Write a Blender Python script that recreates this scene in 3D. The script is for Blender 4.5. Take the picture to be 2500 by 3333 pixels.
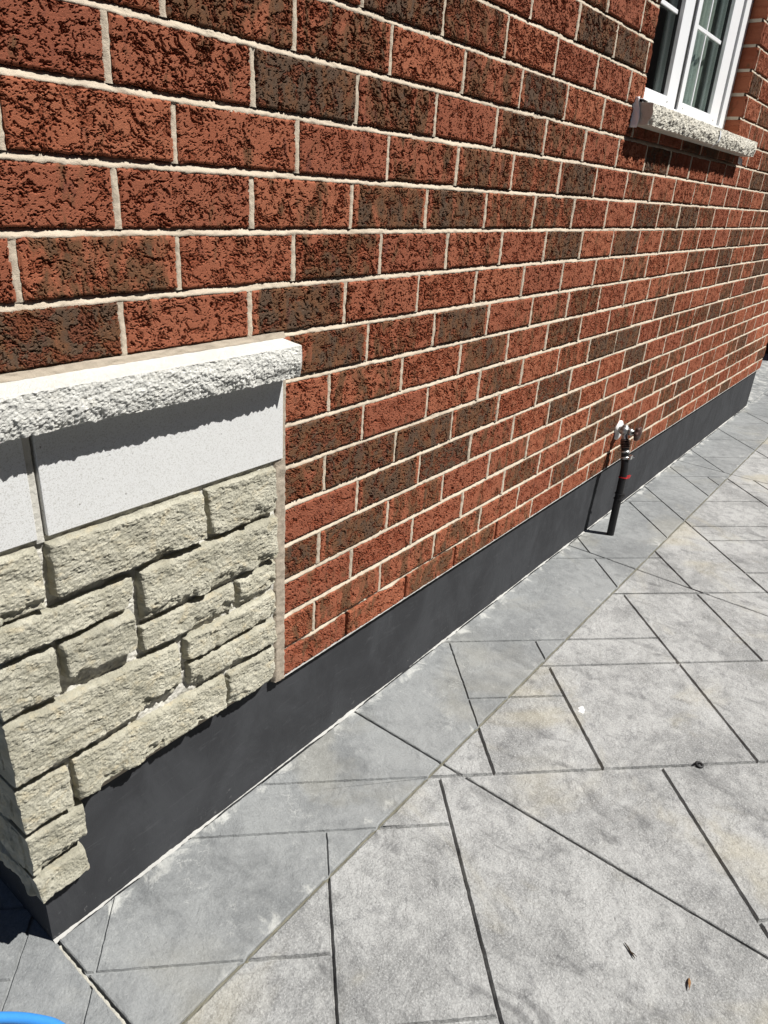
import bpy, math, random
import numpy as np

# ------------------------------------------------------------------ reset
for o in list(bpy.data.objects):
    bpy.data.objects.remove(o)
scene = bpy.context.scene
COL = scene.collection
random.seed(7)
RNG = np.random.default_rng(11)

# ------------------------------------------------------------------ camera
# wall face lies in the plane y = 0, x runs along the wall, ground is z = 0
Z = 1.25                      # height of the reference bed joint above the ground
CAM = (-0.3597, -0.9495, 0.0837 + Z)
RIGHT = (0.61486, -0.78609, 0.06329)
DOWN = (-0.29499, -0.30367, -0.90596)
FWD = (0.73139, 0.53837, -0.41860)
FPX = 2301.5 / 3333.0
cam_data = bpy.data.cameras.new('camera')
cam_data.sensor_fit = 'VERTICAL'
cam_data.sensor_height = 34.6
cam_data.lens = 34.6 * FPX
cam_data.clip_start = 0.02
cam_data.clip_end = 2000
cam = bpy.data.objects.new('camera', cam_data)
COL.objects.link(cam)
from mathutils import Matrix, Vector
cam.matrix_world = Matrix(((RIGHT[0], -DOWN[0], -FWD[0], CAM[0]),
                           (RIGHT[1], -DOWN[1], -FWD[1], CAM[1]),
                           (RIGHT[2], -DOWN[2], -FWD[2], CAM[2]),
                           (0, 0, 0, 1)))
scene.camera = cam

# ------------------------------------------------------------------ sky and sun
SUN = Vector((0.48, -1.0, 1.68)).normalized()        # towards the sun
ELEV = math.asin(SUN.z)
world = bpy.data.worlds.new('World')
scene.world = world
world.use_nodes = True
wn = world.node_tree
wn.nodes.clear()
sky = wn.nodes.new('ShaderNodeTexSky')
sky.sky_type = 'NISHITA'
sky.sun_disc = False
sky.air_density = 0.4
sky.dust_density = 0.3
sky.sun_elevation = ELEV
sky.sun_rotation = math.atan2(SUN.x, SUN.y)
bg = wn.nodes.new('ShaderNodeBackground')
bg.inputs['Strength'].default_value = 0.05
wo = wn.nodes.new('ShaderNodeOutputWorld')
wn.links.new(sky.outputs[0], bg.inputs['Color'])
wn.links.new(bg.outputs[0], wo.inputs['Surface'])

sl = bpy.data.lights.new('sun', 'SUN')
sl.energy = 5.0
sl.angle = math.radians(0.5)
sl.color = (1.0, 0.975, 0.935)
sun = bpy.data.objects.new('sun', sl)
COL.objects.link(sun)
sun.location = (4, -8, 14)
sun.rotation_euler = (-SUN).to_track_quat('-Z', 'Y').to_euler()

# ------------------------------------------------------------------ exposure
vs = scene.view_settings
vs.view_transform = 'Standard'
vs.look = 'None'
vs.gamma = 1.0
vs.use_curve_mapping = False
vs.exposure = 0.64

# ------------------------------------------------------------------ numpy noise
_P = RNG.permutation(512)
_P = np.concatenate([_P, _P, _P])
_A = RNG.uniform(0, 2 * np.pi, 512)
_GX, _GY = np.cos(_A), np.sin(_A)


def pn(x, y, seed=0):
    x = np.asarray(x, float) + seed * 17.31
    y = np.asarray(y, float) + seed * 7.77
    xi = np.floor(x).astype(int)
    yi = np.floor(y).astype(int)
    xf, yf = x - xi, y - yi
    u = xf * xf * xf * (xf * (xf * 6 - 15) + 10)
    v = yf * yf * yf * (yf * (yf * 6 - 15) + 10)

    def g(ix, iy, fx, fy):
        h = _P[_P[ix % 512] + iy % 512]
        return _GX[h] * fx + _GY[h] * fy
    a = g(xi, yi, xf, yf)
    b = g(xi + 1, yi, xf - 1, yf)
    c = g(xi, yi + 1, xf, yf - 1)
    d = g(xi + 1, yi + 1, xf - 1, yf - 1)
    return 1.5 * ((a * (1 - u) + b * u) * (1 - v) + (c * (1 - u) + d * u) * v)


def fbm(x, y, seed=0, octv=4, gain=0.5):
    s = 0.0
    a = 1.0
    for k in range(octv):
        s = s + a * pn(x * 2.03 ** k, y * 2.03 ** k, seed + k * 3.1)
        a *= gain
    return s


def sst(a, b, t):
    t = np.clip((t - a) / (b - a), 0, 1)
    return t * t * (3 - 2 * t)


# ------------------------------------------------------------------ mesh helpers
def mesh_np(name, V, F, smooth=False):
    """V (n,3), F list of arrays of shape (m,k)"""
    me = bpy.data.meshes.new(name)
    V = np.asarray(V, np.float32)
    if not isinstance(F, (list, tuple)):
        F = [F]
    F = [np.asarray(f, np.int32) for f in F if len(f)]
    nl = sum(f.size for f in F)
    npoly = sum(len(f) for f in F)
    me.vertices.add(len(V))
    me.vertices.foreach_set('co', V.ravel())
    me.loops.add(nl)
    me.loops.foreach_set('vertex_index', np.concatenate([f.ravel() for f in F]))
    me.polygons.add(npoly)
    st = []
    tot = []
    c = 0
    for f in F:
        k = f.shape[1]
        st.append(c + np.arange(len(f)) * k)
        tot.append(np.full(len(f), k))
        c += f.size
    me.polygons.foreach_set('loop_start', np.concatenate(st).astype(np.int32))
    me.polygons.foreach_set('loop_total', np.concatenate(tot).astype(np.int32))
    me.polygons.foreach_set('use_smooth', np.full(npoly, smooth))
    me.update(calc_edges=True)
    me.validate()
    return me


def grid_faces(nu, nv, off=0):
    i = np.arange(nu - 1)[:, None]
    j = np.arange(nv - 1)[None, :]
    a = (i * nv + j + off)
    return np.stack([a, a + nv, a + nv + 1, a + 1], -1).reshape(-1, 4)


def ring_idx(nu, nv):
    """perimeter of an (nu,nv) grid, in order"""
    r = [i * nv for i in range(nu)]
    r += [(nu - 1) * nv + j for j in range(1, nv)]
    r += [i * nv + nv - 1 for i in range(nu - 2, -1, -1)]
    r += [j for j in range(nv - 2, 0, -1)]
    return np.array(r)


def slab_grid(X, Y, W, yback):
    """front heightfield grid (X along wall, W up, Y = depth, front is -y) closed by a skirt to y = yback"""
    nu, nv = X.shape
    V = np.stack([X, Y, W], -1).reshape(-1, 3)
    F = grid_faces(nu, nv)
    r = ring_idx(nu, nv)
    B = V[r].copy()
    B[:, 1] = yback
    n0 = len(V)
    V = np.concatenate([V, B])
    k = len(r)
    ii = np.arange(k)
    jj = (ii + 1) % k
    S = np.stack([r[jj], r[ii], n0 + ii, n0 + jj], -1)
    return V, np.concatenate([F, S])


def obj(name, me, mat=None, parent=None, loc=None):
    o = bpy.data.objects.new(name, me)
    COL.objects.link(o)
    if mat is not None and me is not None and not me.materials:
        me.materials.append(mat)
    if parent is not None:
        o.parent = parent
    if loc is not None:
        o.location = loc
    return o


def empty(name, loc=(0, 0, 0), parent=None):
    o = bpy.data.objects.new(name, None)
    o.empty_display_size = 0.05
    COL.objects.link(o)
    o.location = loc
    if parent is not None:
        o.parent = parent
    return o


def tag(o, label=None, cat=None, group=None, kind=None):
    if label:
        o['label'] = label
    if cat:
        o['category'] = cat
    if group:
        o['group'] = group
    if kind:
        o['kind'] = kind
    return o


class MB:
    """collects boxes, tubes, strips into one mesh"""
    def __init__(s):
        s.V = []
        s.F = []

    def add(s, V, F):
        n = len(s.V)
        s.V += [tuple(map(float, v)) for v in V]
        s.F += [tuple(int(i) + n for i in f) for f in F]

    def box(s, x0, x1, y0, y1, z0, z1, b=0.0):
        if b <= 0:
            V = [(x, y, z) for z in (z0, z1) for y in (y0, y1) for x in (x0, x1)]
            F = [(0, 2, 3, 1), (4, 5, 7, 6), (0, 1, 5, 4), (2, 6, 7, 3), (0, 4, 6, 2), (1, 3, 7, 5)]
            s.add(V, F)
            return
        import bmesh
        bm = bmesh.new()
        bmesh.ops.create_cube(bm, size=1)
        for v in bm.verts:
            v.co = Vector(((x0 + x1) / 2 + v.co.x * (x1 - x0), (y0 + y1) / 2 + v.co.y * (y1 - y0),
                           (z0 + z1) / 2 + v.co.z * (z1 - z0)))
        bmesh.ops.bevel(bm, geom=bm.edges[:], offset=b, segments=2, affect='EDGES', profile=0.5)
        bm.verts.index_update()
        s.add([v.co for v in bm.verts], [[v.index for v in f.verts] for f in bm.faces])
        bm.free()

    def tube(s, pts, rad, n=16, cap=True):
        pts = [Vector(q) for q in pts]
        rad = rad if hasattr(rad, '__len__') else [rad] * len(pts)
        t0 = (pts[1] - pts[0]).normalized()
        up = Vector((0, 0, 1)) if abs(t0.z) < 0.9 else Vector((1, 0, 0))
        nrm = t0.cross(up).normalized()
        V = []
        for i, q in enumerate(pts):
            t = (pts[min(i + 1, len(pts) - 1)] - pts[max(i - 1, 0)])
            if t.length < 1e-9:
                t = t0.copy()
            t.normalize()
            nrm = (nrm - t * nrm.dot(t)).normalized()
            bn = t.cross(nrm)
            for k in range(n):
                a = 2 * math.pi * k / n
                V.append(q + (nrm * math.cos(a) + bn * math.sin(a)) * rad[i])
        F = []
        for i in range(len(pts) - 1):
            for k in range(n):
                a, b = i * n + k, i * n + (k + 1) % n
                F.append((a, b, b + n, a + n))
        if cap:
            F.append(tuple(range(n))[::-1])
            F.append(tuple((len(pts) - 1) * n + k for k in range(n)))
        s.add(V, F)

    def mesh(s, name, smooth=False):
        me = bpy.data.meshes.new(name)
        me.from_pydata(s.V, [], s.F)
        me.update()
        if smooth:
            me.polygons.foreach_set('use_smooth', [True] * len(me.polygons))
        return me

    def build(s, name, mat, parent=None, smooth=False):
        return obj(name, s.mesh(name, smooth), mat, parent)


def spline(pts, n=10):
    """Catmull-Rom through pts"""
    P = [Vector(q) for q in pts]
    P = [P[0] * 2 - P[1]] + P + [P[-1] * 2 - P[-2]]
    out = []
    for i in range(1, len(P) - 2):
        for k in range(n):
            t = k / n
            a, b, c, d = P[i - 1], P[i], P[i + 1], P[i + 2]
            out.append(0.5 * ((2 * b) + (c - a) * t + (2 * a - 5 * b + 4 * c - d) * t * t + (3 * b - a - 3 * c + d) * t ** 3))
    out.append(P[-2])
    return out


# ------------------------------------------------------------------ material helpers
class NT:
    def __init__(s, name, rough=0.85, spec=0.2):
        s.m = bpy.data.materials.new(name)
        s.m.use_nodes = True
        s.t = s.m.node_tree
        s.b = s.t.nodes['Principled BSDF']
        s.b.inputs['Roughness'].default_value = rough
        s.b.inputs['Specular IOR Level'].default_value = spec

    def n(s, typ, **kw):
        nd = s.t.nodes.new(typ)
        for k, v in kw.items():
            setattr(nd, k, v)
        return nd

    def put(s, sock, v):
        if isinstance(v, bpy.types.NodeSocket):
            s.t.links.new(v, sock)
        elif isinstance(v, (tuple, list)) and len(v) == 3 and sock.type == 'RGBA':
            sock.default_value = (*v, 1)
        else:
            sock.default_value = v

    def math(s, op, a, b=0.0, c=0.0, clamp=False):
        nd = s.n('ShaderNodeMath', operation=op, use_clamp=clamp)
        for k, v in enumerate((a, b, c)):
            s.put(nd.inputs[k], v)
        return nd.outputs[0]

    def vmath(s, op, a, b):
        nd = s.n('ShaderNodeVectorMath', operation=op)
        s.put(nd.inputs[0], a)
        if op == 'SCALE':
            s.put(nd.inputs['Scale'], b)
        else:
            s.put(nd.inputs[1], b)
        return nd.outputs[0]

    def noise(s, vec, scale, detail=4, rough=0.55, dist=0.0, color=False):
        nd = s.n('ShaderNodeTexNoise')
        s.put(nd.inputs['Vector'], vec)
        nd.inputs['Scale'].default_value = scale
        nd.inputs['Detail'].default_value = detail
        nd.inputs['Roughness'].default_value = rough
        nd.inputs['Distortion'].default_value = dist
        return nd.outputs['Color' if color else 'Fac']

    def vor(s, vec, scale, feature='F1', out='Distance', rnd=1.0):
        nd = s.n('ShaderNodeTexVoronoi', feature=feature)
        s.put(nd.inputs['Vector'], vec)
        nd.inputs['Scale'].default_value = scale
        nd.inputs['Randomness'].default_value = rnd
        return nd.outputs[out]

    def ramp(s, fac, stops, interp='LINEAR'):
        nd = s.n('ShaderNodeValToRGB')
        s.put(nd.inputs[0], fac)
        e = nd.color_ramp.elements
        nd.color_ramp.interpolation = interp
        while len(e) < len(stops):
            e.new(0.5)
        for k, (p, c) in enumerate(stops):
            e[k].position = p
            c = (c, c, c) if not hasattr(c, '__len__') else c
            e[k].color = (*c, 1)
        return nd.outputs[0]

    def step(s, v, a, b):
        nd = s.n('ShaderNodeMapRange', interpolation_type='SMOOTHSTEP')
        s.put(nd.inputs['Value'], v)
        nd.inputs['From Min'].default_value = a
        nd.inputs['From Max'].default_value = b
        return nd.outputs[0]

    def mix(s, f, a, b, blend='MIX'):
        nd = s.n('ShaderNodeMix', data_type='RGBA', blend_type=blend)
        s.put(nd.inputs['Factor'], f)
        s.put(nd.inputs[6], a)
        s.put(nd.inputs[7], b)
        return nd.outputs[2]

    def bump(s, h, dist, strength=1.0, normal=None):
        nd = s.n('ShaderNodeBump')
        nd.inputs['Strength'].default_value = strength
        nd.inputs['Distance'].default_value = dist
        s.put(nd.inputs['Height'], h)
        if normal is not None:
            s.put(nd.inputs['Normal'], normal)
        return nd.outputs[0]

    def pos(s):
        return s.n('ShaderNodeNewGeometry').outputs['Position']

    def sep(s, v):
        nd = s.n('ShaderNodeSeparateXYZ')
        s.put(nd.inputs[0], v)
        return nd.outputs

    def out(s, color=None, normal=None, rough=None):
        if color is not None:
            s.put(s.b.inputs['Base Color'], color)
        if normal is not None:
            s.put(s.b.inputs['Normal'], normal)
        if rough is not None:
            s.put(s.b.inputs['Roughness'], rough)
        return s.m


def m_plain(name, col, rough=0.5, metal=0.0, spec=0.5, var=0.15, scale=60, bump=0.0005):
    t = NT(name, rough, spec)
    t.b.inputs['Metallic'].default_value = metal
    p = t.pos()
    f = t.noise(p, scale, 4)
    c = t.mix(f, tuple(v * (1 - var) for v in col), tuple(min(1, v * (1 + var)) for v in col))
    return t.out(c, t.bump(t.noise(p, scale * 5, 3), bump, 0.6))


def m_brick(name, attr):
    t = NT(name, 0.9, 0.12)
    sk = t.n('ShaderNodeAttribute', attribute_name='skin').outputs['Fac']
    if attr:
        a = t.n('ShaderNodeAttribute', attribute_name='tone')
        sp = t.sep(a.outputs['Vector'])
        dark, rnd = sp[0], sp[1]
        q = t.pos()
    else:
        oi = t.n('ShaderNodeObjectInfo')
        dark = t.sep(oi.outputs['Color'])[0]
        rnd = oi.outputs['Random']
        q = t.n('ShaderNodeTexCoord').outputs['Object']
    off = t.n('ShaderNodeCombineXYZ')
    t.put(off.inputs[0], t.math('MULTIPLY', rnd, 37.0))
    t.put(off.inputs[2], t.math('MULTIPLY', rnd, 91.0))
    v = t.vmath('ADD', q, off.outputs[0])
    # stretched upright: the flashing marks run up and down the face
    vs_ = t.vmath('MULTIPLY', v, (1.0, 1.0, 0.42))
    big = t.noise(vs_, 26, 4, 0.6, 0.6)
    mid = t.noise(v, 60, 5, 0.65, 0.4)
    fin = t.noise(v, 420, 4, 0.7)
    hue = t.noise(v, 14, 2)
    red = t.mix(hue, (0.355, 0.106, 0.053), (0.430, 0.165, 0.090))
    red = t.mix(t.math('MULTIPLY', t.math('FRACT', t.math('MULTIPLY', rnd, 7.3)), 0.55), red, (0.235, 0.070, 0.042))
    brn = t.mix(mid, (0.205, 0.096, 0.048), (0.125, 0.066, 0.035))
    gry = t.mix(mid, (0.070, 0.049, 0.034), (0.124, 0.088, 0.061))
    # how much of the face is flashed: per-brick amount plus patches
    k = t.math('ADD', t.math('MULTIPLY', dark, 0.95), t.math('MULTIPLY', t.math('SUBTRACT', big, 0.5), 2.1))
    if not attr:
        ax = t.math('ABSOLUTE', t.sep(q)[0])
        endm = t.step(t.math('ADD', ax, t.math('MULTIPLY', t.math('SUBTRACT', mid, 0.5), 0.03)), 0.101, 0.114)
        k = t.math('SUBTRACT', k, t.math('MULTIPLY', endm, t.math('MULTIPLY', t.step(t.math('FRACT', t.math('MULTIPLY', rnd, 23.7)), 0.25, 0.6), 0.75)))
    m1 = t.step(k, 0.30, 0.62)
    m2 = t.step(t.math('ADD', k, t.math('MULTIPLY', t.math('SUBTRACT', mid, 0.5), 1.2)), 0.62, 1.02)
    c = t.mix(m1, red, brn)
    c = t.mix(t.math('MULTIPLY', m2, 0.85), c, gry)
    # purple-brown blotches on the skin, paler orange where the skin is torn away
    pur = t.step(t.noise(vs_, 40, 3, 0.5, 0.3), 0.60, 0.72)
    c = t.mix(t.math('MULTIPLY', t.math('MULTIPLY', pur, sk), 0.6), c, (0.135, 0.046, 0.036))
    torn = t.mix(0.45, c, (0.31, 0.076, 0.034))
    c = t.mix(sk, torn, c)
    c = t.mix(t.step(fin, 0.35, 0.75), t.mix(0.30, c, (0.04, 0.015, 0.01)), c)
    # pale lime specks
    c = t.mix(t.math('MULTIPLY', t.step(t.noise(v, 150, 3, 0.6), 0.71, 0.78), 0.45), c, (0.55, 0.48, 0.42))
    n = t.bump(t.noise(v, 800, 4, 0.75), 0.0012, 0.9)
    hm = t.math('MULTIPLY', t.noise(v, 360, 5, 0.75), t.math('SUBTRACT', 1.0, t.math('MULTIPLY', sk, 0.75)))
    n = t.bump(hm, 0.0040, 0.9, n)
    return t.out(c, n)


def m_mortar(name, c0, c1, fine=1.0):
    t = NT(name, 0.95, 0.08)
    p = t.pos()
    c = t.mix(t.noise(p, 22, 4), c0, c1)
    c = t.mix(t.math('MULTIPLY', t.step(t.noise(p, 7, 5, 0.65), 0.48, 0.72), 0.45), c, tuple(v * 0.62 for v in c0))
    c = t.mix(t.math('MULTIPLY', t.step(t.noise(p, 900, 2), 0.55, 0.75), 0.25), c, tuple(v * 0.5 for v in c0))
    n = t.bump(t.noise(p, 900, 3, 0.7), 0.0009 * fine, 0.8)
    n = t.bump(t.noise(p, 230, 4, 0.6), 0.0016 * fine, 0.7, n)
    return t.out(c, n)


def m_stone(name, cols, warm, gain=1.0):
    t = NT(name, 0.92, 0.12)
    oi = t.n('ShaderNodeObjectInfo')
    p = t.pos()
    lay = t.vmath('MULTIPLY', p, (1.0, 1.0, 1.5))
    a = t.noise(lay, 16, 5, 0.6, 0.5)
    b = t.noise(p, 110, 5, 0.7)
    c = t.mix(t.step(a, 0.35, 0.68), cols[0], cols[1])
    c = t.mix(t.math('MULTIPLY', t.step(t.noise(lay, 30, 4, 0.6, 0.8), 0.52, 0.72), 0.55), c, warm)
    c = t.mix(t.math('MULTIPLY', t.step(b, 0.5, 0.72), 0.40), c, cols[2])
    c = t.mix(t.math('MULTIPLY', oi.outputs['Random'], 0.45), c, t.mix(0.6, c, cols[2]))
    n = t.bump(t.noise(p, 520, 5, 0.75), 0.0030 * gain, 0.9)
    n = t.bump(t.noise(lay, 150, 5, 0.75), 0.0040 * gain, 0.8, n)
    return t.out(c, n)


def m_concrete(name, base, light, dark, rough_amp, stain, crackle):
    t = NT(name, 0.82, 0.25)
    p = t.pos()
    y = t.sep(p)[1]
    a = t.noise(p, 3.2, 5, 0.62, 0.4)
    b = t.noise(p, 17, 6, 0.68, 0.5)
    f = t.noise(p, 230, 5, 0.8)
    c = t.mix(t.step(t.math('ADD', t.math('MULTIPLY', a, 0.6), t.math('MULTIPLY', t.noise(p, 28, 5, 0.7, 0.4), 0.4)), 0.40, 0.60), base, light)
    c = t.mix(t.math('MULTIPLY', t.step(b, 0.50, 0.74), 0.75 * rough_amp + 0.25), c, dark)
    # grain
    c = t.mix(t.math('MULTIPLY', t.step(f, 0.50, 0.72), 0.70 * rough_amp + 0.12), c, tuple(v * 0.42 for v in dark))
    c = t.mix(t.math('MULTIPLY', t.step(f, 0.50, 0.34), 0.60 * rough_amp + 0.10), c, tuple(min(0.8, v * 1.5) for v in light))
    # ochre stains
    s1 = t.math('MULTIPLY', t.step(t.noise(p, 2.3, 4, 0.6, 0.7), 0.54, 0.70), stain)
    c = t.mix(s1, c, t.mix(0.5, c, (0.40, 0.35, 0.22)))
    # grey drifts of dirt dragged towards the wall
    dr = t.vmath('MULTIPLY', p, (1.0, 0.55, 1.0))
    s2 = t.math('MULTIPLY', t.step(t.noise(dr, 9.0, 5, 0.7, 0.9), 0.54, 0.70), 0.60 * rough_amp + 0.15)
    c = t.mix(s2, c, tuple(v * 0.62 for v in dark))
    if crackle > 0:
        # pale lime veins and bloom
        w = t.vmath('ADD', p, t.vmath('SCALE', t.noise(p, 60, 5, 0.7, color=True), 0.030))
        cr = t.vor(w, 52, 'DISTANCE_TO_EDGE')
        vein = t.math('MULTIPLY', t.math('SUBTRACT', 1.0, t.step(cr, 0.010, 0.07)), t.step(t.noise(p, 33, 3), 0.44, 0.60))
        gate = t.step(t.noise(p, 5.5, 5, 0.65), 0.49, 0.66)
        c = t.mix(t.math('MULTIPLY', t.math('MULTIPLY', vein, gate), crackle), c, (0.66, 0.66, 0.62))
        edge = t.math('MULTIPLY', t.step(y, -0.045, -0.002), t.step(t.sep(p)[0], -0.01, 0.03))
        edge2 = t.step(y, -0.20, -0.283)
        bl = t.math('MULTIPLY', t.step(t.math('ADD', t.noise(p, 14, 5, 0.7, 0.6), t.math('ADD', t.math('MULTIPLY', edge, 0.20), t.math('MULTIPLY', edge2, 0.12))), 0.66, 0.86), 0.5)
        c = t.mix(bl, c, (0.62, 0.62, 0.58))
    n = t.bump(t.noise(p, 380, 4, 0.75), 0.0020 * (0.3 + rough_amp), 0.9)
    sl_ = t.vmath('MULTIPLY', p, (1.0, 0.8, 1.0))
    n = t.bump(t.noise(sl_, 105, 5, 0.7, 0.6), 0.0055 * (0.22 + rough_amp), 0.8, n)
    n = t.bump(t.noise(sl_, 13, 4, 0.6, 1.0), 0.016 * (0.45 + 0.55 * rough_amp), 0.6, n)
    return t.out(c, n, t.ramp(b, [(0.3, 0.72), (0.7, 0.92)]))


def m_parge():
    t = NT('charcoal_parging', 0.88, 0.18)
    p = t.pos()
    st = t.vmath('MULTIPLY', p, (1.0, 1.0, 0.6))
    c = t.mix(t.step(t.noise(st, 7, 5, 0.65, 0.6), 0.32, 0.70), (0.032, 0.033, 0.036), (0.047, 0.049, 0.053))
    c = t.mix(t.math('MULTIPLY', t.step(t.noise(p, 30, 5, 0.7), 0.55, 0.8), 0.4), c, (0.032, 0.033, 0.038))
    z = t.sep(p)[2]
    bl = t.math('MULTIPLY', t.step(t.noise(p, 55, 4, 0.7), 0.62, 0.75), t.step(z, 0.11, 0.0))
    c = t.mix(t.math('MULTIPLY', t.step(t.noise(t.vmath('MULTIPLY', p, (0.5, 1.0, 3.0)), 26, 5, 0.7, 1.2), 0.55, 0.72), 0.30), c, (0.085, 0.087, 0.092))
    c = t.mix(t.math('MULTIPLY', bl, 0.45), c, (0.24, 0.24, 0.235))
    c = t.mix(t.math('MULTIPLY', t.step(t.noise(p, 160, 2, 0.5), 0.76, 0.80), 0.6), c, (0.015, 0.015, 0.016))
    n = t.bump(t.noise(p, 500, 4, 0.7), 0.0007, 0.8)
    n = t.bump(t.noise(st, 9, 4, 0.6, 0.8), 0.006, 0.5, n)
    return t.out(c, n)


def m_glass():
    t = NT('window_glass', 0.0)
    t.t.nodes.remove(t.b)
    tr = t.n('ShaderNodeBsdfTransparent')
    tr.inputs[0].default_value = (0.86, 0.90, 0.88, 1)
    gl = t.n('ShaderNodeBsdfGlossy')
    gl.inputs['Roughness'].default_value = 0.015
    gl.inputs['Color'].default_value = (0.9, 0.95, 0.95, 1)
    lw = t.n('ShaderNodeLayerWeight')
    lw.inputs[0].default_value = 0.5
    fr = t.math('ADD', 0.03, t.math('MULTIPLY', t.math('POWER', lw.outputs['Facing'], 5.0), 0.9))
    mx = t.n('ShaderNodeMixShader')
    t.put(mx.inputs[0], fr)
    t.t.links.new(tr.outputs[0], mx.inputs[1])
    t.t.links.new(gl.outputs[0], mx.inputs[2])
    t.t.links.new(mx.outputs[0], t.t.nodes['Material Output'].inputs[0])
    return t.m


M = {}
M['brick'] = m_brick('rusticated_clay_brick', False)
M['brick_far'] = m_brick('rusticated_clay_brick_joined', True)
M['mortar'] = m_mortar('cream_mortar', (0.43, 0.365, 0.28), (0.57, 0.49, 0.39))
M['mortar_grey'] = m_mortar('stone_mortar', (0.42, 0.405, 0.36), (0.58, 0.565, 0.51))
M['mortar_tan'] = m_mortar('tan_mortar', (0.30, 0.255, 0.20), (0.41, 0.355, 0.285))
M['bloom'] = m_mortar('lime_bead', (0.34, 0.335, 0.315), (0.52, 0.515, 0.49), 1.5)
M['stone'] = m_stone('buff_split_stone', ((0.40, 0.380, 0.295), (0.58, 0.555, 0.45), (0.24, 0.235, 0.195)), (0.60, 0.51, 0.335))
M['cap'] = m_stone('pale_rockface_precast', ((0.65, 0.645, 0.60), (0.73, 0.725, 0.68), (0.50, 0.495, 0.455)), (0.68, 0.65, 0.57), 0.85)
M['sill'] = m_stone('sill_rockface_precast', ((0.60, 0.57, 0.49), (0.68, 0.65, 0.57), (0.42, 0.40, 0.34)), (0.62, 0.56, 0.44), 1.0)
M['parge'] = m_parge()
M['conc_band'] = m_concrete('smooth_stamped_concrete', (0.172, 0.179, 0.180), (0.240, 0.248, 0.247), (0.128, 0.134, 0.138), 0.30, 0.22, 0.25)
M['conc'] = m_concrete('slate_stamped_concrete', (0.228, 0.230, 0.226), (0.370, 0.372, 0.364), (0.140, 0.142, 0.144), 0.72, 0.65, 0.0)
M['conc_base'] = m_concrete('concrete_bed', (0.20, 0.20, 0.19), (0.25, 0.25, 0.24), (0.15, 0.15, 0.15), 0.5, 0.2, 0.0)
M['glass'] = m_glass()


def m_plate():
    t = NT('smooth_precast_plate', 0.85, 0.15)
    p = t.pos()
    c = t.mix(t.noise(p, 9, 3), (0.575, 0.58, 0.575), (0.635, 0.64, 0.632))
    c = t.mix(t.math('MULTIPLY', t.step(t.noise(p, 480, 4, 0.75), 0.50, 0.64), 0.65), c, (0.33, 0.32, 0.29))
    c = t.mix(t.math('MULTIPLY', t.step(t.noise(p, 140, 2, 0.5), 0.735, 0.76), 0.7), c, (0.12, 0.11, 0.10))
    return t.out(c, t.bump(t.noise(p, 800, 3, 0.7), 0.0006, 0.7))


M['plate'] = m_plate()
M['vinyl'] = m_plain('white_vinyl', (0.78, 0.79, 0.80), 0.35, 0, 0.4, 0.03, 20, 0.0001)
M['film'] = m_plain('white_protective_film', (0.76, 0.78, 0.80), 0.3, 0, 0.5, 0.05, 40, 0.002)
M['gasket'] = m_plain('black_gasket_and_gap_shade', (0.012, 0.012, 0.013), 0.6)
M['curtain'] = m_plain('grey_green_curtain', (0.40, 0.425, 0.40), 0.9, 0, 0.1, 0.12, 12, 0.001)
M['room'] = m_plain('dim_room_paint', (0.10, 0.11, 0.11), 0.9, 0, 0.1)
M['rubber'] = m_plain('black_rubber', (0.010, 0.010, 0.011), 0.55, 0, 0.4, 0.3, 80, 0.0006)
M['galv'] = m_plain('dull_cast_metal', (0.42, 0.42, 0.41), 0.38, 0.9, 0.5, 0.3, 120, 0.001)
M['steel'] = m_plain('bright_clamp_steel', (0.75, 0.75, 0.74), 0.22, 1.0, 0.5, 0.1, 120, 0.0003)
M['rust'] = m_plain('dark_bronze_handle', (0.085, 0.048, 0.040), 0.45, 0.5, 0.5, 0.3, 160, 0.0008)
M['flange'] = m_plain('white_caulk', (0.76, 0.76, 0.74), 0.6, 0, 0.3, 0.05, 60, 0.001)
M['red'] = m_plain('red_tag_plastic', (0.42, 0.012, 0.015), 0.4, 0, 0.5, 0.25, 90, 0.0004)
M['redmark'] = M['red']
M['blue'] = m_plain('blue_hose_rubber', (0.045, 0.24, 0.62), 0.42, 0, 0.45, 0.08, 70, 0.0005)
M['filler'] = m_mortar('olive_joint_filler', (0.12, 0.115, 0.085), (0.22, 0.21, 0.165), 1.6)
M['caulk'] = m_mortar('cream_joint_edge', (0.40, 0.385, 0.33), (0.56, 0.54, 0.47), 1.6)
M['nb_wall'] = m_plain('neighbour_dark_brick', (0.10, 0.075, 0.06), 0.9, 0, 0.1, 0.3, 8, 0.004)
M['upper'] = m_plain('upper_brickwork', (0.20, 0.075, 0.045), 0.9, 0, 0.1, 0.3, 8, 0.004)
M['nb_roof'] = m_plain('neighbour_shingle', (0.06, 0.06, 0.06), 0.95, 0, 0.1, 0.3, 10, 0.004)
M['nb_white'] = m_plain('neighbour_white_trim', (0.75, 0.75, 0.74), 0.5)
M['nb_glass'] = m_plain('neighbour_dark_pane', (0.02, 0.025, 0.03), 0.08, 0, 0.5, 0.02)
M['fence'] = m_plain('near_black_boards', (0.028, 0.022, 0.018), 0.8, 0, 0.2, 0.3, 20, 0.002)
M['twig'] = m_plain('dry_twig', (0.05, 0.035, 0.022), 0.9, 0, 0.1, 0.3, 200, 0.001)
M['leaf'] = m_plain('dry_leaf', (0.20, 0.11, 0.05), 0.8, 0, 0.2, 0.4, 200, 0.001)

# ================================================================== GROUND
ground = obj('ground', mesh_np('ground', [(-150, -150, -0.045), (150, -150, -0.045), (150, 150, -0.045), (-150, 150, -0.045)], [[(0, 1, 2, 3)]]), M['conc_base'])
tag(ground, kind='structure')

paving = empty('paving', (0, 0, 0))
tag(paving, kind='structure')

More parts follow.
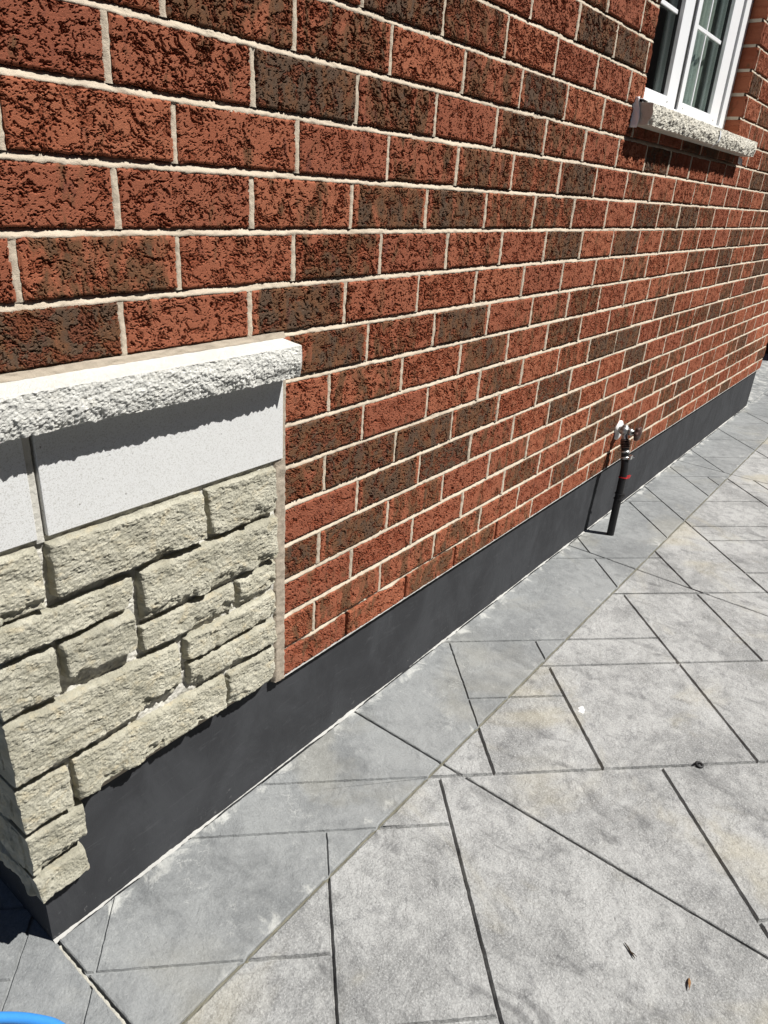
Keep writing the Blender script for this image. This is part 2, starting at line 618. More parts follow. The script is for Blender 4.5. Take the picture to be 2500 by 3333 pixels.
# stamped joints run at 45 degrees to the wall: s = x + y and d = x - y
A_LINES = [(-.085, .107, .72), (.315, .10, 1.131), (.52, .5, 3.4), (.93, 1.333, 1.745), (1.325, 1.3, 2.362),
           (.123, 1.969, 2.7), (-.28, .72, 1.131), (1.13, 2.362, 3.6), (2.12, 2.1, 2.78), (1.726, 2.362, 3.2),
           (2.525, 3.2, 3.61), (2.94, 2.9, 3.2), (3.42, 3.4, 4.015), (3.86, 4.015, 4.65), (4.327, 4.2, 5.28), (4.85, 4.627, 5.6)]
B_LINES = [(.107, -3.2, .12), (-.095, -3.2, .2), (.72, -.9, .315), (1.131, -.9, .52), (1.333, .52, 1.34), (1.745, .52, 1.325),
           (2.362, .52, 2.4), (1.969, -.9, .52), (2.78, 1.13, 2.12), (3.2, 1.13, 3.3), (3.61, 2.1, 3.7), (3.813, 2.7, 3.42),
           (4.015, 2.5, 4.0), (4.627, 3.0, 4.7), (5.28, 4.0, 5.3)]
X_CUTS = [-1.5, 0.0, 0.868, 2.275, 3.765, 5.25, 6.75, 8.6]
Y_JOINT = -0.285


def split(poly, axis, val):
    """poly: list of ((s,d), tag of the edge leaving the point)"""
    lo, hi = [], []
    n = len(poly)
    for i in range(n):
        (p, tg), (q, _) = poly[i], poly[(i + 1) % n]
        a, b = p[axis] - val, q[axis] - val
        if a <= 0:
            lo.append((p, tg))
        if a >= 0:
            hi.append((p, tg))
        if a * b < 0:
            t = a / (a - b)
            c = (p[0] + (q[0] - p[0]) * t, p[1] + (q[1] - p[1]) * t)
            if a < 0:
                lo.append((c, 'imprint'))
                hi.append((c, tg))
            else:
                hi.append((c, 'imprint'))
                lo.append((c, tg))
    return lo, hi


def area(poly):
    a = 0
    for i in range(len(poly)):
        p, q = poly[i][0], poly[(i + 1) % len(poly)][0]
        a += p[0] * q[1] - p[1] * q[0]
    return abs(a) / 4      # the s,d frame is stretched by sqrt 2 both ways


def chord(poly, axis, val):
    c = []
    n = len(poly)
    for i in range(n):
        p, q = poly[i][0], poly[(i + 1) % n][0]
        a, b = p[axis] - val, q[axis] - val
        if a * b < 0:
            t = a / (a - b)
            c.append(p[1 - axis] + (q[1 - axis] - p[1 - axis]) * t)
    return (min(c), max(c)) if len(c) == 2 else None


def cut_panel(x0, x1, y0, y1):
    pts = [(x0, y0), (x1, y0), (x1, y1), (x0, y1)]
    tags = ['wall' if abs(y1) < 1e-6 and False else 'cut'] * 4
    tags = ['cut', 'cut', 'cut', 'cut']
    polys = [[((x + y, x - y), tags[i]) for i, (x, y) in enumerate(pts)]]
    segs = [(0, *a) for a in A_LINES] + [(1, *b) for b in B_LINES]
    for _ in range(2):
        for axis, val, lo_, hi_ in segs:
            new = []
            for po in polys:
                ch = chord(po, axis, val)
                if ch and ch[1] - ch[0] > 0.004:
                    ov = (min(ch[1], hi_) - max(ch[0], lo_)) / (ch[1] - ch[0])
                    if ov > 0.5:
                        a, b = split(po, axis, val)
                        if len(a) > 2 and len(b) > 2 and area(a) > 0.0012 and area(b) > 0.0012:
                            new += [a, b]
                            continue
                new.append(po)
            polys = new
    # everything not seen closely in the photograph: go on with the same module
    done = []
    rr = random.Random(int(x0 * 100) + int(y0 * 37))
    while polys:
        po = polys.pop()
        cs = [q[0][0] for q in po]
        cd = [q[0][1] for q in po]
        cx = (min(cs) + max(cs) + min(cd) + max(cd)) / 4
        cy = (min(cs) + max(cs) - min(cd) - max(cd)) / 4
        lim = 0.95 if (0.0 < cx < 2.6) else 0.16
        if area(po) > lim:
            axis = 0 if max(cs) - min(cs) > max(cd) - min(cd) else 1
            cc = cs if axis == 0 else cd
            v = round((min(cc) + (max(cc) - min(cc)) * rr.uniform(0.35, 0.65)) / 0.2025) * 0.2025 + 0.115
            if not min(cc) + .03 < v < max(cc) - .03:
                v = (min(cc) + max(cc)) / 2
            a, b = split(po, axis, v)
            if len(a) > 2 and len(b) > 2:
                polys += [a, b]
                continue
        done.append(po)
    return done


def make_slab(poly, mat, smooth_band):
    xy = [((s + d) / 2, (s - d) / 2) for (s, d), _ in poly]
    tg = [t for _, t in poly]
    a = sum(xy[i][0] * xy[(i + 1) % len(xy)][1] - xy[i][1] * xy[(i + 1) % len(xy)][0] for i in range(len(xy)))
    if a < 0:
        xy = xy[::-1]
        tg = tg[::-1]
        tg = tg[1:] + tg[:1]
    n = len(xy)
    P, N, T = [], [], []
    nr = []
    for i in range(n):
        ex, ey = xy[(i + 1) % n][0] - xy[i][0], xy[(i + 1) % n][1] - xy[i][1]
        l = math.hypot(ex, ey)
        nr.append((-ey / l, ex / l, l))
    cx = sum(q[0] for q in xy) / n
    step = 0.012 if cx < 2.2 else 0.03
    if cx > 4.6:
        step = 0.08
    for i in range(n):
        nx, ny, l = nr[i]
        px, py, _ = nr[i - 1]
        # corner
        dt = max(0.25, 1 + nx * px + ny * py)
        P.append(xy[i])
        N.append(((nx + px) / dt, (ny + py) / dt))
        T.append(0.5 * ((tg[i] == 'cut') + (tg[i - 1] == 'cut')))
        k = max(1, int(l / step))
        for j in range(1, k):
            t = j / k
            P.append((xy[i][0] + (xy[(i + 1) % n][0] - xy[i][0]) * t, xy[i][1] + (xy[(i + 1) % n][1] - xy[i][1]) * t))
            N.append((nx, ny))
            T.append(1.0 if tg[i] == 'cut' else 0.0)
    P = np.array(P)
    N = np.array(N)
    T = np.array(T)[:, None]
    near_joint = (np.abs(P[:, 1] - Y_JOINT) < 1e-4)[:, None]
    near_wall = (np.abs(P[:, 1]) < 1e-4)[:, None]
    base = np.where(T > 0.5, np.where(near_joint, 0.0034, 0.0022), 0.0)
    base = np.where(near_wall, 0.0, base)
    w1 = fbm(P[:, 0] * 45, P[:, 1] * 45, 3, 4)[:, None] * 0.0016
    w2 = fbm(P[:, 0] * 90, P[:, 1] * 90, 9, 3)[:, None] * 0.0009
    dep = 0.0055 if smooth_band else 0.0095
    gw = 0.0034 if smooth_band else 0.0044
    o0 = P + N * base
    i1 = np.where(T > 0.5, 0.0008, gw * 0.55)
    i2 = np.where(T > 0.5, 0.0026, gw)
    o1 = P + N * (base + i1 + w1 * 0.5)
    o2 = P + N * (base + i2 + np.abs(w1) + w2 * 0.6)
    k = len(P)
    z0 = np.full((k, 1), -dep)
    z0 = np.where(T > 0.5, -0.005, z0)
    z1 = np.where(T > 0.5, -0.0018, -dep * 0.92)
    z2 = np.zeros((k, 1))
    V = np.concatenate([np.concatenate([o0, np.full((k, 1), -0.04)], 1), np.concatenate([o0, z0], 1),
                        np.concatenate([o1, z1], 1), np.concatenate([o2, z2], 1)])
    ii = np.arange(k)
    jj = (ii + 1) % k
    F = np.concatenate([np.stack([ii + r * k, jj + r * k, jj + (r + 1) * k, ii + (r + 1) * k], -1) for r in range(3)])
    cen = V.mean(0)
    org = np.array([o0[:, 0].mean(), o0[:, 1].mean(), 0.0])
    me = mesh_np('slab', V - org, [F, np.array([np.arange(k) + 3 * k])])
    o = obj('slab', me, mat, paving, tuple(org))
    return o


nslab = 0
for i in range(len(X_CUTS) - 1):
    x0, x1 = X_CUTS[i], X_CUTS[i + 1]
    top = 0.0
    bands = [(Y_JOINT, 0.012, 'conc_band', True), (-2.4, Y_JOINT, 'conc', False)]
    if x0 < -1:
        bands = [(-1.6, 1.2, 'conc_band', True)]
    if x0 > 5:
        bands.append((0.012, 1.4, 'conc_band', True))
    for y0, y1, mt, sb in bands:
        for po in cut_panel(x0, x1, y0, y1):
            make_slab(po, M[mt], sb)
            nslab += 1

# filler strip in the joint that runs along the wall
xs = np.linspace(0.004, 8.6, 1400)
ys = np.array([-0.0050, -0.0025, 0, 0.0025, 0.0050])
XX, YY = np.meshgrid(xs, ys, indexing='ij')
ZZ = -0.0062 + 0.0024 * fbm(XX * 60, YY * 200, 5, 3) - 0.0015 * (YY / 0.0066) ** 2
V = np.stack([XX, YY + Y_JOINT, ZZ], -1).reshape(-1, 3)
f_ = grid_faces(len(xs), len(ys))
jf = obj('joint_filler', mesh_np('joint_filler', V, f_, True), M['filler'], paving)
# crumbly pale edge on the corner joint
ys_ = np.linspace(-1.5, -0.004, 330)
xo = np.array([-0.0075, -0.0048, -0.0022])
YY, XX = np.meshgrid(ys_, xo, indexing='ij')
nz = fbm(YY * 90, XX * 300, 6, 3)
V = np.stack([XX + 0.0018 * nz, YY, np.array([-0.0012, 0.0022, -0.001])[None, :] + 0.0012 * nz], -1).reshape(-1, 3)
obj('joint_edge', mesh_np('joint_edge', V, grid_faces(len(ys_), 3)[:, ::-1], True), M['caulk'], paving)

# ================================================================== HOUSE
HB = 0.089
LB = 0.2515
X_PIL = 0.578          # right edge of the stone pilaster
X_END = 5.482
WX0, WX1, WZ0, WZ1 = 2.15, 3.335, 0.364, 1.50      # window opening (z relative to reference joint)
JW = 0.0122
house = empty('brick_house', (0, 0, 0))
tag(house, 'red rusticated brick house wall with cream mortar, stone corner and charcoal foundation', 'house')

# ---- mortar wall (backing with opening) and the joints
ROW_LO, ROW_HI = -10, 17
PH = {0: .1034, 1: .0061, 2: .1105, 3: .0105, 4: .1028, 5: .0110, 6: .1050, 7: .0140, -1: -.0024, -2: .0779, -3: .2111,
      -4: .0747, -5: .2050, -6: .0680, -7: .1936, -8: .0590, -9: .1806, -10: .0525}
for r in range(8, ROW_HI + 1):
    PH[r] = .012 if r % 2 else .105
Z_TOP = ROW_HI * HB
Z_BOT = -0.964

b = MB()
yb0, yb1 = 0.0130, 0.10
# backing pieces round the window opening, front faces just behind the tooled joints
b.box(0.0, WX0 - 0.001, yb0, yb1, Z_BOT + Z + 0.004, Z_TOP + Z)
b.box(WX1 + 0.001, X_END - 0.004, yb0, yb1, Z_BOT + Z + 0.004, Z_TOP + Z)
b.box(WX0 - 0.001, WX1 + 0.001, yb0, yb1, Z_BOT + Z + 0.004, WZ0 + Z - 0.002)
b.box(WX0 - 0.001, WX1 + 0.001, yb0, yb1, WZ1 + Z, Z_TOP + Z)
wall = b.build('wall', M['mortar'], house)

# house body behind, so that the far sides are closed and cast their shadow
b = MB()
b.box(-0.004, 0.012, 0.10, 5.0, Z_BOT + Z, Z_TOP + Z)
b.box(X_END - 0.02, X_END - 0.004, 0.10, 5.0, Z_BOT + Z, Z_TOP + Z)
b.box(-0.004, X_END - 0.004, 5.0, 5.1, Z_BOT + Z, Z_TOP + Z)
b.box(-0.004, X_END - 0.004, 0.0, 5.1, Z_TOP + Z + 0.002, 5.0)
b.build('house_body', M['upper'], house)
b = MB()
b.add([(-.35, -.35, 4.98), (X_END + .35, -.35, 4.98), (X_END + .35, 5.4, 4.98), (-.35, 5.4, 4.98), (-.35, 2.5, 6.7), (X_END + .35, 2.5, 6.7)],
      [(0, 1, 5, 4), (2, 3, 4, 5), (1, 2, 5), (3, 0, 4), (3, 2, 1, 0)])
b.build('roof', M['nb_roof'], house)

# ---- bricks
BL, BH = LB - JW, HB - JW


def brick_mesh(name, L, H, seed, res):
    nx = max(6, int(L / res))
    nz = max(4, int(H / res))
    x = np.linspace(-L / 2, L / 2, nx + 1)
    z = np.linspace(-H / 2, H / 2, nz + 1)
    X, W = np.meshgrid(x, z, indexing='ij')
    ang = RNG.uniform(-0.5, 0.5)
    xr = X * math.cos(ang) - W * math.sin(ang)
    wr = X * math.sin(ang) + W * math.cos(ang)
    qx = xr + 0.010 * fbm(xr * 28, wr * 28, seed + 1, 3)
    qz = wr + 0.010 * fbm(xr * 28, wr * 28, seed + 2, 3)
    p = fbm(qx * 32, qz * 46, seed + 3, 6, 0.64)
    cover = RNG.uniform(-0.04, 0.36)
    dv = RNG.uniform(0.8, 1.25)
    pc = p + cover
    skin = sst(-0.02, 0.02, pc)
    grain = fbm(xr * 210, wr * 240, seed + 4, 3, 0.7)
    lump = fbm(qx * 125, qz * 165, seed + 5, 4, 0.65)
    h_torn = -0.0010 + 0.0011 * lump + 0.0011 * grain - 0.0010 * sst(0.1, 0.5, np.abs(lump))
    h_skin = 0.0005 * fbm(qx * 26, qz * 26, seed + 6, 2) + 0.00012 * grain
    h = h_torn * (1 - skin) + h_skin * skin
    # the skin lifts at its torn rim: deep jagged gaps along parts of it
    gate = sst(-0.10, 0.22, fbm(xr * 30, wr * 30, seed + 8, 3))
    rim = np.exp(-((pc + 0.045) / 0.034) ** 2)
    h -= 0.0032 * rim * gate * (1 - skin)
    # long curling cracks
    jag = 0.12 * fbm(xr * 190, wr * 190, seed + 14, 2)
    c1 = np.abs(pn(qx * 30, qz * 46, seed + 7) + jag)
    gate2 = sst(0.06, 0.26, fbm(xr * 20, wr * 20, seed + 18, 3))
    h -= 0.0040 * (1 - sst(0.015, 0.050, c1)) * gate2
    # ragged pocks, mostly where the skin is gone
    pk = fbm(qx * 140, qz * 200, seed + 9, 4, 0.7)
    h -= 0.0028 * sst(0.30, 0.42, pk - 0.14 * skin)
    h *= dv
    # worn arrises
    e = np.minimum(np.minimum(X + L / 2, L / 2 - X), np.minimum(W + H / 2, H / 2 - W))
    h -= 0.0022 * (1 - sst(0.0, 0.0035, e))
    # ragged outline
    jx = 0.0011 * fbm(W * 60, X * 2, seed + 11, 3)
    jz = 0.0013 * fbm(X * 60, W * 2, seed + 12, 3)
    near = np.exp(-e / 0.004)
    V, F = slab_grid(X + jx * near, -h, W + jz * near, 0.088)
    me = mesh_np(name, V, F)
    at = me.attributes.new('skin', 'FLOAT', 'POINT')
    sk = np.zeros(len(V), np.float32)
    sk[:skin.size] = skin.ravel()
    at.data.foreach_set('value', sk)
    me.materials.append(M['brick'])
    return me


BRICKS = [brick_mesh('brick', BL, BH, 20 + 13 * k, 0.00125) for k in range(17)]
SHORT = [brick_mesh('brick_cut', 0.115, BH, 700 + 13 * k, 0.00125) for k in range(7)]
LOW = [brick_mesh('brick_plain', BL, BH, 1500 + 13 * k, 0.009) for k in range(8)]

# flashed (brown to grey) bricks as seen: (row, x of a point in the brick) -> amount
TONE = {}
for row, xs_, vals in [
    (4, [.2, .48, .73, .98, 1.23, 1.48, 1.74, 1.99], [.3, .6, .62, .15, .5, 1.0, .2, .35]),
    (3, [.13, .39, .64, .89, 1.14, 1.39, 1.64, 1.9], [.2, .1, .95, .6, .2, .8, .5, .3]),
    (2, [.23, .49, .74, .99, 1.24, 1.49, 1.74, 2.0, 2.25, 2.5, 2.76], [.1, .15, .1, .45, .65, .6, .9, .25, .55, .2, .3]),
    (1, [.13, .38, .63, .89, 1.14, 1.39, 1.64, 1.89, 2.14, 2.4, 2.65, 2.9], [.2, .15, .42, .7, .8, .6, .62, .3, .2, .95, .6, .9]),
    (0, [-.02, .23, .48, .73, .98, 1.23, 1.48, 1.74, 1.99, 2.24, 2.5, 2.75], [.1, .6, .2, .62, .25, .3, .1, .85, .3, .85, .3, .7]),
    (-1, [.12, .37, .62, .88, 1.13, 1.38, 1.63, 1.88, 2.14], [.92, .1, .78, .2, .1, .1, .15, .2, .25]),
    (-2, [.7, .95, 1.2, 1.46, 1.71, 1.96, 2.2], [.78, .45, .85, .3, .4, .65, .3]),
    (-3, [.65, .84, 1.09, 1.34, 1.6, 1.85, 2.1], [.2, .45, .3, .7, .3, .8, .2]),
    (-4, [.7, .95, 1.2, 1.45, 1.7, 1.95], [.78, .2, .3, .6, .25, .5]),
    (-5, [.65, .83, 1.08, 1.33, 1.58, 1.84, 2.1], [.65, .88, .92, .78, .2, .9, .3]),
    (-6, [.7, .95, 1.2, 1.45, 1.7, 1.95], [.1, .92, 1.0, .4, .3, .85]),
    (-7, [.64, .82, 1.07, 1.32, 1.57, 1.83], [.7, .82, .55, .2, .45, .35]),
    (-8, [.7, .94, 1.19, 1.44, 1.69, 1.95, 2.2], [.25, .25, .15, .35, .7, .3, .8]),
    (-9, [.63, .81, 1.06, 1.31, 1.56, 1.82, 2.07, 2.3], [.4, .5, .45, .55, .3, .2, .9, .3]),
    (-10, [.7, .93, 1.18, 1.43, 1.68], [.38, .3, .6, .6, .45]),
]:
    TONE[row] = list(zip(xs_, vals))


def tone_at(row, x, rr):
    for cx, v in TONE.get(row, []):
        if abs(cx - x) < 0.075:
            return v
    u = rr.random()
    return 0.9 if u < 0.2 else (0.6 if u < 0.38 else rr.uniform(0.05, 0.4))


C_ = np.array(CAM)
Rm = np.array([RIGHT, DOWN, FWD])


def px(x, y, z):
    q = Rm @ (np.array([x, y, z]) - C_)
    if q[2] < 0.05:
        return None
    return 384 + FPX * 1024 * q[0] / q[2], 512 + FPX * 1024 * q[1] / q[2]


rr = random.Random(5)
placed = []
joints_v = []
for row in range(ROW_LO, ROW_HI + 1):
    zt = row * HB - JW / 2
    zb = (row - 1) * HB + JW / 2
    if row == ROW_LO:
        zb = Z_BOT
    spans = [(0.0, X_END)]
    if row <= -2:
        spans = [(X_PIL + 0.003, X_END)]
    if zb > WZ0 - 0.05 and zb < WZ1 - 0.02:
        s0 = spans[0][0]
        spans = [(s0, WX0), (WX1, X_END)]
    if row > -2:
        ph = PH[row]
    for (a, c) in spans:
        ph = PH[row]
        k = math.floor((a - ph) / LB)
        edges = [a]
        k += 1
        while ph + k * LB < c - 0.03:
            jx = ph + k * LB + rr.uniform(-0.0012, 0.0012) + (0.02 if (row == 2 and k > 5) else 0)
            if jx > a + 0.03:
                edges.append(jx)
            k += 1
        edges.append(c)
        for i in range(len(edges) - 1):
            x0 = edges[i] + (JW / 2 - 0.0008 if i > 0 else 0.0)
            x1 = edges[i + 1] - (JW / 2 - 0.0008 if i + 1 < len(edges) - 1 else 0.0)
            placed.append((row, x0, x1, zb, zt))
            if i > 0:
                joints_v.append((row, edges[i], zb, zt))

cand = []
for pl in placed:
    row, x0, x1, zb, zt = pl
    q0, q1, q2 = px(x0, 0, zb + Z), px(x1, 0, zb + Z), px((x0 + x1) / 2, 0, zt + Z)
    vis = False
    sz = 0
    if q0 and q1 and q2:
        m_ = 6
        vis = any(-m_ < q[0] < 768 + m_ and -m_ < q[1] < 1024 + m_ for q in (q0, q1, q2, px(x0, 0, zt + Z), px(x1, 0, zt + Z)))
        sz = abs(q1[0] - q0[0])
    cand.append((vis, sz, pl))
order = sorted(range(len(cand)), key=lambda i: -(cand[i][1] if cand[i][0] else -1))
single = set(i for i in order[:300] if cand[i][0])
farV, farF, farT, farS = [], [], [], []
nfar = 0
for i, (vis, sz, (row, x0, x1, zb, zt)) in enumerate(cand):
    L, H = x1 - x0, zt - zb
    cx, cz = (x0 + x1) / 2, (zb + zt) / 2
    tone = tone_at(row, cx, rr)
    if i in single:
        me = rr.choice(SHORT if L < 0.165 else BRICKS)
        nat = 0.115 if L < 0.165 else BL
        o = obj('brick', me, None, wall, (cx, rr.uniform(-0.0014, 0.0014), cz + Z + rr.uniform(-0.0008, 0.0008)))
        o.scale = (L / nat, 1, H / BH)
        o.rotation_euler = (rr.uniform(-.006, .006), math.pi * rr.randint(0, 1) + rr.uniform(-.004, .004), rr.uniform(-.004, .004))
        o.color = (tone, 0, 0, 1)
    else:
        me = rr.choice(LOW)
        co = np.zeros(len(me.vertices) * 3, np.float32)
        me.vertices.foreach_get('co', co)
        co = co.reshape(-1, 3).copy()
        co[:, 0] = co[:, 0] * L / BL + cx
        co[:, 2] = co[:, 2] * H / BH + cz + Z
        ff = np.zeros(len(me.polygons) * 4, np.int32)
        me.polygons.foreach_get('vertices', ff)
        sk = np.zeros(len(me.vertices), np.float32)
        me.attributes['skin'].data.foreach_get('value', sk)
        farV.append(co)
        farF.append(ff.reshape(-1, 4) + nfar)
        farT.append(np.tile([tone, rr.random(), 0], (len(co), 1)))
        farS.append(sk)
        nfar += len(co)
me = mesh_np('remaining_bricks', np.concatenate(farV), np.concatenate(farF))
at = me.attributes.new('tone', 'FLOAT_VECTOR', 'POINT')
at.data.foreach_set('vector', np.concatenate(farT).astype(np.float32).ravel())
at = me.attributes.new('skin', 'FLOAT', 'POINT')
at.data.foreach_set('value', np.concatenate(farS))
o = obj('remaining_bricks', me, M['brick_far'], wall)
o['kind'] = 'stuff'
print('single bricks', len(single), 'joined', len(cand) - len(single))

# ---- tooled mortar joints: bed joints slope outwards, head joints are flat
JV, JF = [], []
nj = 0


def add_strip(V, F):
    global nj
    JV.append(V)
    JF.append(F + nj)
    nj += len(V)


cross = np.linspace(-1, 1, 7)
for row in range(ROW_LO, ROW_HI):
    zc = (row - 1) * HB + HB       # joint above this row
    zc = row * HB
    spans = [(0.0, X_END - 0.003)]
    if row <= -2:
        spans = [(X_PIL + 0.002, X_END - 0.003)]
        if row == -2:
            spans = [(0.0, X_END - 0.003)]
    if WZ0 - 0.02 < zc < WZ1:
        spans = [(spans[0][0], WX0), (WX1, X_END - 0.003)]
    for a, c in spans:
        near = np.arange(a, min(c, 2.2), 0.004)
        far = np.arange(max(a, 2.2), c, 0.010)
        xs = np.concatenate([near, far, [c]])
        X, T = np.meshgrid(xs, cross, indexing='ij')
        seed = row * 1.7
        wob = 0.0012 * fbm(X * 9, X * 0 + seed, 31, 2)
        n1 = fbm(X * 70, T * 1.3 + seed * 5, 33, 4, 0.6)
        n2 = fbm(X * 14, T * 0.7 + seed * 3, 35, 3)
        half = JW / 2 + 0.0016
        W = zc + wob + T * half
        y = 0.0046 + 0.0044 * T + 0.0016 * n1 + 0.0014 * n2
        if row == ROW_LO:
            y = y + 0.006 * sst(1.5, 1.2, X) * sst(-0.2, 0.3, fbm(X * 5, X * 0, 41, 2) + 0.25)
        y = y + 0.004 * np.abs(T) ** 6
        y = np.clip(y, -0.004, 0.02)
        V = np.stack([X, y, W + Z], -1).reshape(-1, 3)
        add_strip(V, grid_faces(len(xs), len(cross)))
for row, xj, zb, zt in joints_v:
    if row == ROW_LO and xj < 1.8:
        continue                       # open weep joints in the lowest course
    nz_ = 22 if xj < 2.2 else 9
    zs = np.linspace(zb - 0.002, zt + 0.002, nz_)
    cr = np.linspace(-1, 1, 6)
    T, Wz = np.meshgrid(cr, zs, indexing='ij')
    n1 = fbm(Wz * 75 + xj * 31, T * 1.3 + row * 3.3, 51, 4, 0.6)
    n2 = fbm(Wz * 18 + xj * 17, T * 0.7 + row, 53, 2)
    X = xj + T * (JW / 2 + 0.0012) + 0.0007 * fbm(Wz * 30, T * 0 + xj * 9, 57, 2)
    y = (0.0030 if xj < 1.3 else 0.0010) + 0.0015 * n1 + 0.0014 * n2 + 0.0028 * np.abs(T) ** 5
    V = np.stack([X, np.clip(y, -0.0035, 0.02), Wz + Z], -1).reshape(-1, 3)
    add_strip(V, grid_faces(len(cr), nz_))
jm = obj('mortar_joints', mesh_np('mortar_joints', np.concatenate(JV), np.concatenate(JF), True), M['mortar'], wall)

# pale lime bead along the underside of the lowest course
xs = np.arange(X_PIL + 0.006, X_END - 0.003, 0.006)
T = np.linspace(-1, 1, 5)
X, TT = np.meshgrid(xs, T, indexing='ij')
wn_ = 0.45 + 0.9 * np.clip(fbm(X * 13, X * 0, 61, 3) + 0.15, 0, 1)
hh = 0.0028 * wn_ * (0.3 + np.clip(0.6 + fbm(X * 70, X * 0 + 3, 63, 3), 0, 1.4))
V = np.stack([X, -0.0008 - 0.0010 * (1 - TT ** 2) + 0.006 * (TT < -0.9), Z_BOT + Z + 0.0006 + TT * hh + 0.0009 * fbm(X * 60, TT, 67, 3)], -1).reshape(-1, 3)
obj('mortar_bead', mesh_np('mortar_bead', V, grid_faces(len(xs), len(T)), True), M['bloom'], wall)

# ---- foundation
YP = 0.015
xs = np.linspace(-0.006, X_END - 0.03, 420)
zs = np.linspace(-0.03, Z_BOT + Z + 0.02, 24)
X, W = np.meshgrid(xs, zs, indexing='ij')
Y = YP + 0.0012 * fbm(X * 2.2, W * 4, 71, 3) + 0.0004 * fbm(X * 14, W * 14, 73, 3)
# parging runs slightly out of true at its foot
V, F = slab_grid(X, Y, W, 4.9)
found = obj('foundation', mesh_np('foundation', V, F, False), M['parge'], house)
# lime crust along the foot of the parging
xs = np.arange(-0.006, X_END - 0.03, 0.005)
T = np.linspace(0, 1, 6)
X, TT = np.meshgrid(xs, T, indexing='ij')
amp = np.clip(0.35 + 1.0 * fbm(X * 9, X * 0, 81, 4), 0.0, 1.5)
wd = 0.006 * amp * (0.8 + 0.5 * fbm(X * 55, X * 0 + 5, 83, 3))
hg = 0.0034 * amp * (0.8 + 0.7 * fbm(X * 75, X * 0 + 9, 85, 3))
V = np.stack([X, YP + 0.001 - TT * (np.abs(wd) + 0.0022), np.abs(hg) * (1 - TT) ** 1.3 + 0.0006 * fbm(X * 120, TT * 4, 87, 2) + 0.0009 * (1 - TT) - 0.0015 * (TT > 0.95)], -1).reshape(-1, 3)
obj('lime_crust', mesh_np('lime_crust', V, grid_faces(len(xs), len(T))[:, ::-1], True), M['bloom'], found)

# ---- stone pilaster at the corner
pil = empty('stone_pilaster', (0, 0, Z - 0.9), house)


def pobj(name, me, mat):
    o = obj(name, me, mat, pil)
    o.location = (0, 0, -(Z - 0.9))
    return o


def stone_mesh(q, seed, bulge=0.026, yedge=0.009, res=0.0024, yback=0.05, left_corner=False, amp=1.0):
    """q: TL, TR, BR, BL as (x,z)"""
    tl, tr, br, bl = [np.array(v, float) for v in q]
    tl[1] -= 0.0018
    tr[1] -= 0.0018
    nu = max(10, int(np.linalg.norm(tr - tl) / res))
    nv = max(8, int(np.linalg.norm(tl - bl) / res))
    u = np.linspace(0, 1, nu + 1)
    v = np.linspace(0, 1, nv + 1)
    U, Vv = np.meshgrid(u, v, indexing='ij')
    B = bl[None, None] * ((1 - U) * (1 - Vv))[..., None] + br * (U * (1 - Vv))[..., None] + tr * (U * Vv)[..., None] + tl * ((1 - U) * Vv)[..., None]
    X, W = B[..., 0], B[..., 1]
    L, H = np.linalg.norm(tr - tl), np.linalg.norm(tl - bl)
    e = np.minimum(np.minimum(U * L, (1 - U) * L), np.minimum(Vv * H, (1 - Vv) * H))
    if left_corner:
        e = np.minimum(np.minimum((1 - U) * L, U * L * 2.5 + 0.004), np.minimum(Vv * H, (1 - Vv) * H))
    # wobbling outline
    nearE = np.exp(-e / 0.006)
    X = X + nearE * 0.0028 * fbm(W * 34, U * 3, seed + 1, 4, 0.6)
    W = W + nearE * 0.0024 * fbm(X * 30, Vv * 3, seed + 2, 4, 0.6)
    r = RNG.uniform(-1, 1, 3)
    tilt = 0.006 * (r[0] * (U - 0.5) + (0.6 + r[1] * 0.6) * (Vv - 0.5))
    et = (1 - Vv) * H
    er = np.minimum(U * L * (2.5 if left_corner else 1.0) + (0.004 if left_corner else 0.0), (1 - U) * L)
    eb = Vv * H
    wob = 0.55 + 0.9 * np.clip(0.5 + fbm(X * 11, W * 6, seed + 12, 2), 0, 1.5)
    prof = (1 - np.exp(-(et + 0.0012) / 0.0012)) * (1 - np.exp(-(er + 0.0012) / 0.0015)) * (1 - np.exp(-(eb + 0.0012) / (0.0014 * wob)))
    n1 = fbm(X * 13, W * 22, seed + 3, 3)
    n2 = fbm(X * 50, W * 85, seed + 4, 4, 0.6)
    rd = 1 - np.abs(fbm(X * 30 + 0.3 * n1, W * 70, seed + 5, 3))
    n3 = fbm(X * 210, W * 260, seed + 6, 3, 0.7)
    led = sst(0.0, 0.07, fbm(X * 12, W * 24, seed + 21, 5, 0.65)) + sst(0.22, 0.27, fbm(X * 16, W * 22, seed + 23, 5, 0.65))
    # broken lower arris: a chipped, receding strip near the bottom edge
    chip = sst(0.06, 0.34, fbm(X * 11, W * 5, seed + 7, 3)) * sst(0.026, 0.010, eb + 0.010 * fbm(X * 34, W * 20, seed + 15, 3))
    h = bulge * prof + amp * prof * (0.0030 * n1 + 0.0015 * n2 + 0.0010 * (rd - 0.7) + 0.0013 * n3 + 0.0011 * led) - tilt * prof - 0.008 * chip * prof
    Y = yedge - h
    V, F = slab_grid(X, Y, W + Z, yback)
    return mesh_np('stone', V, F)


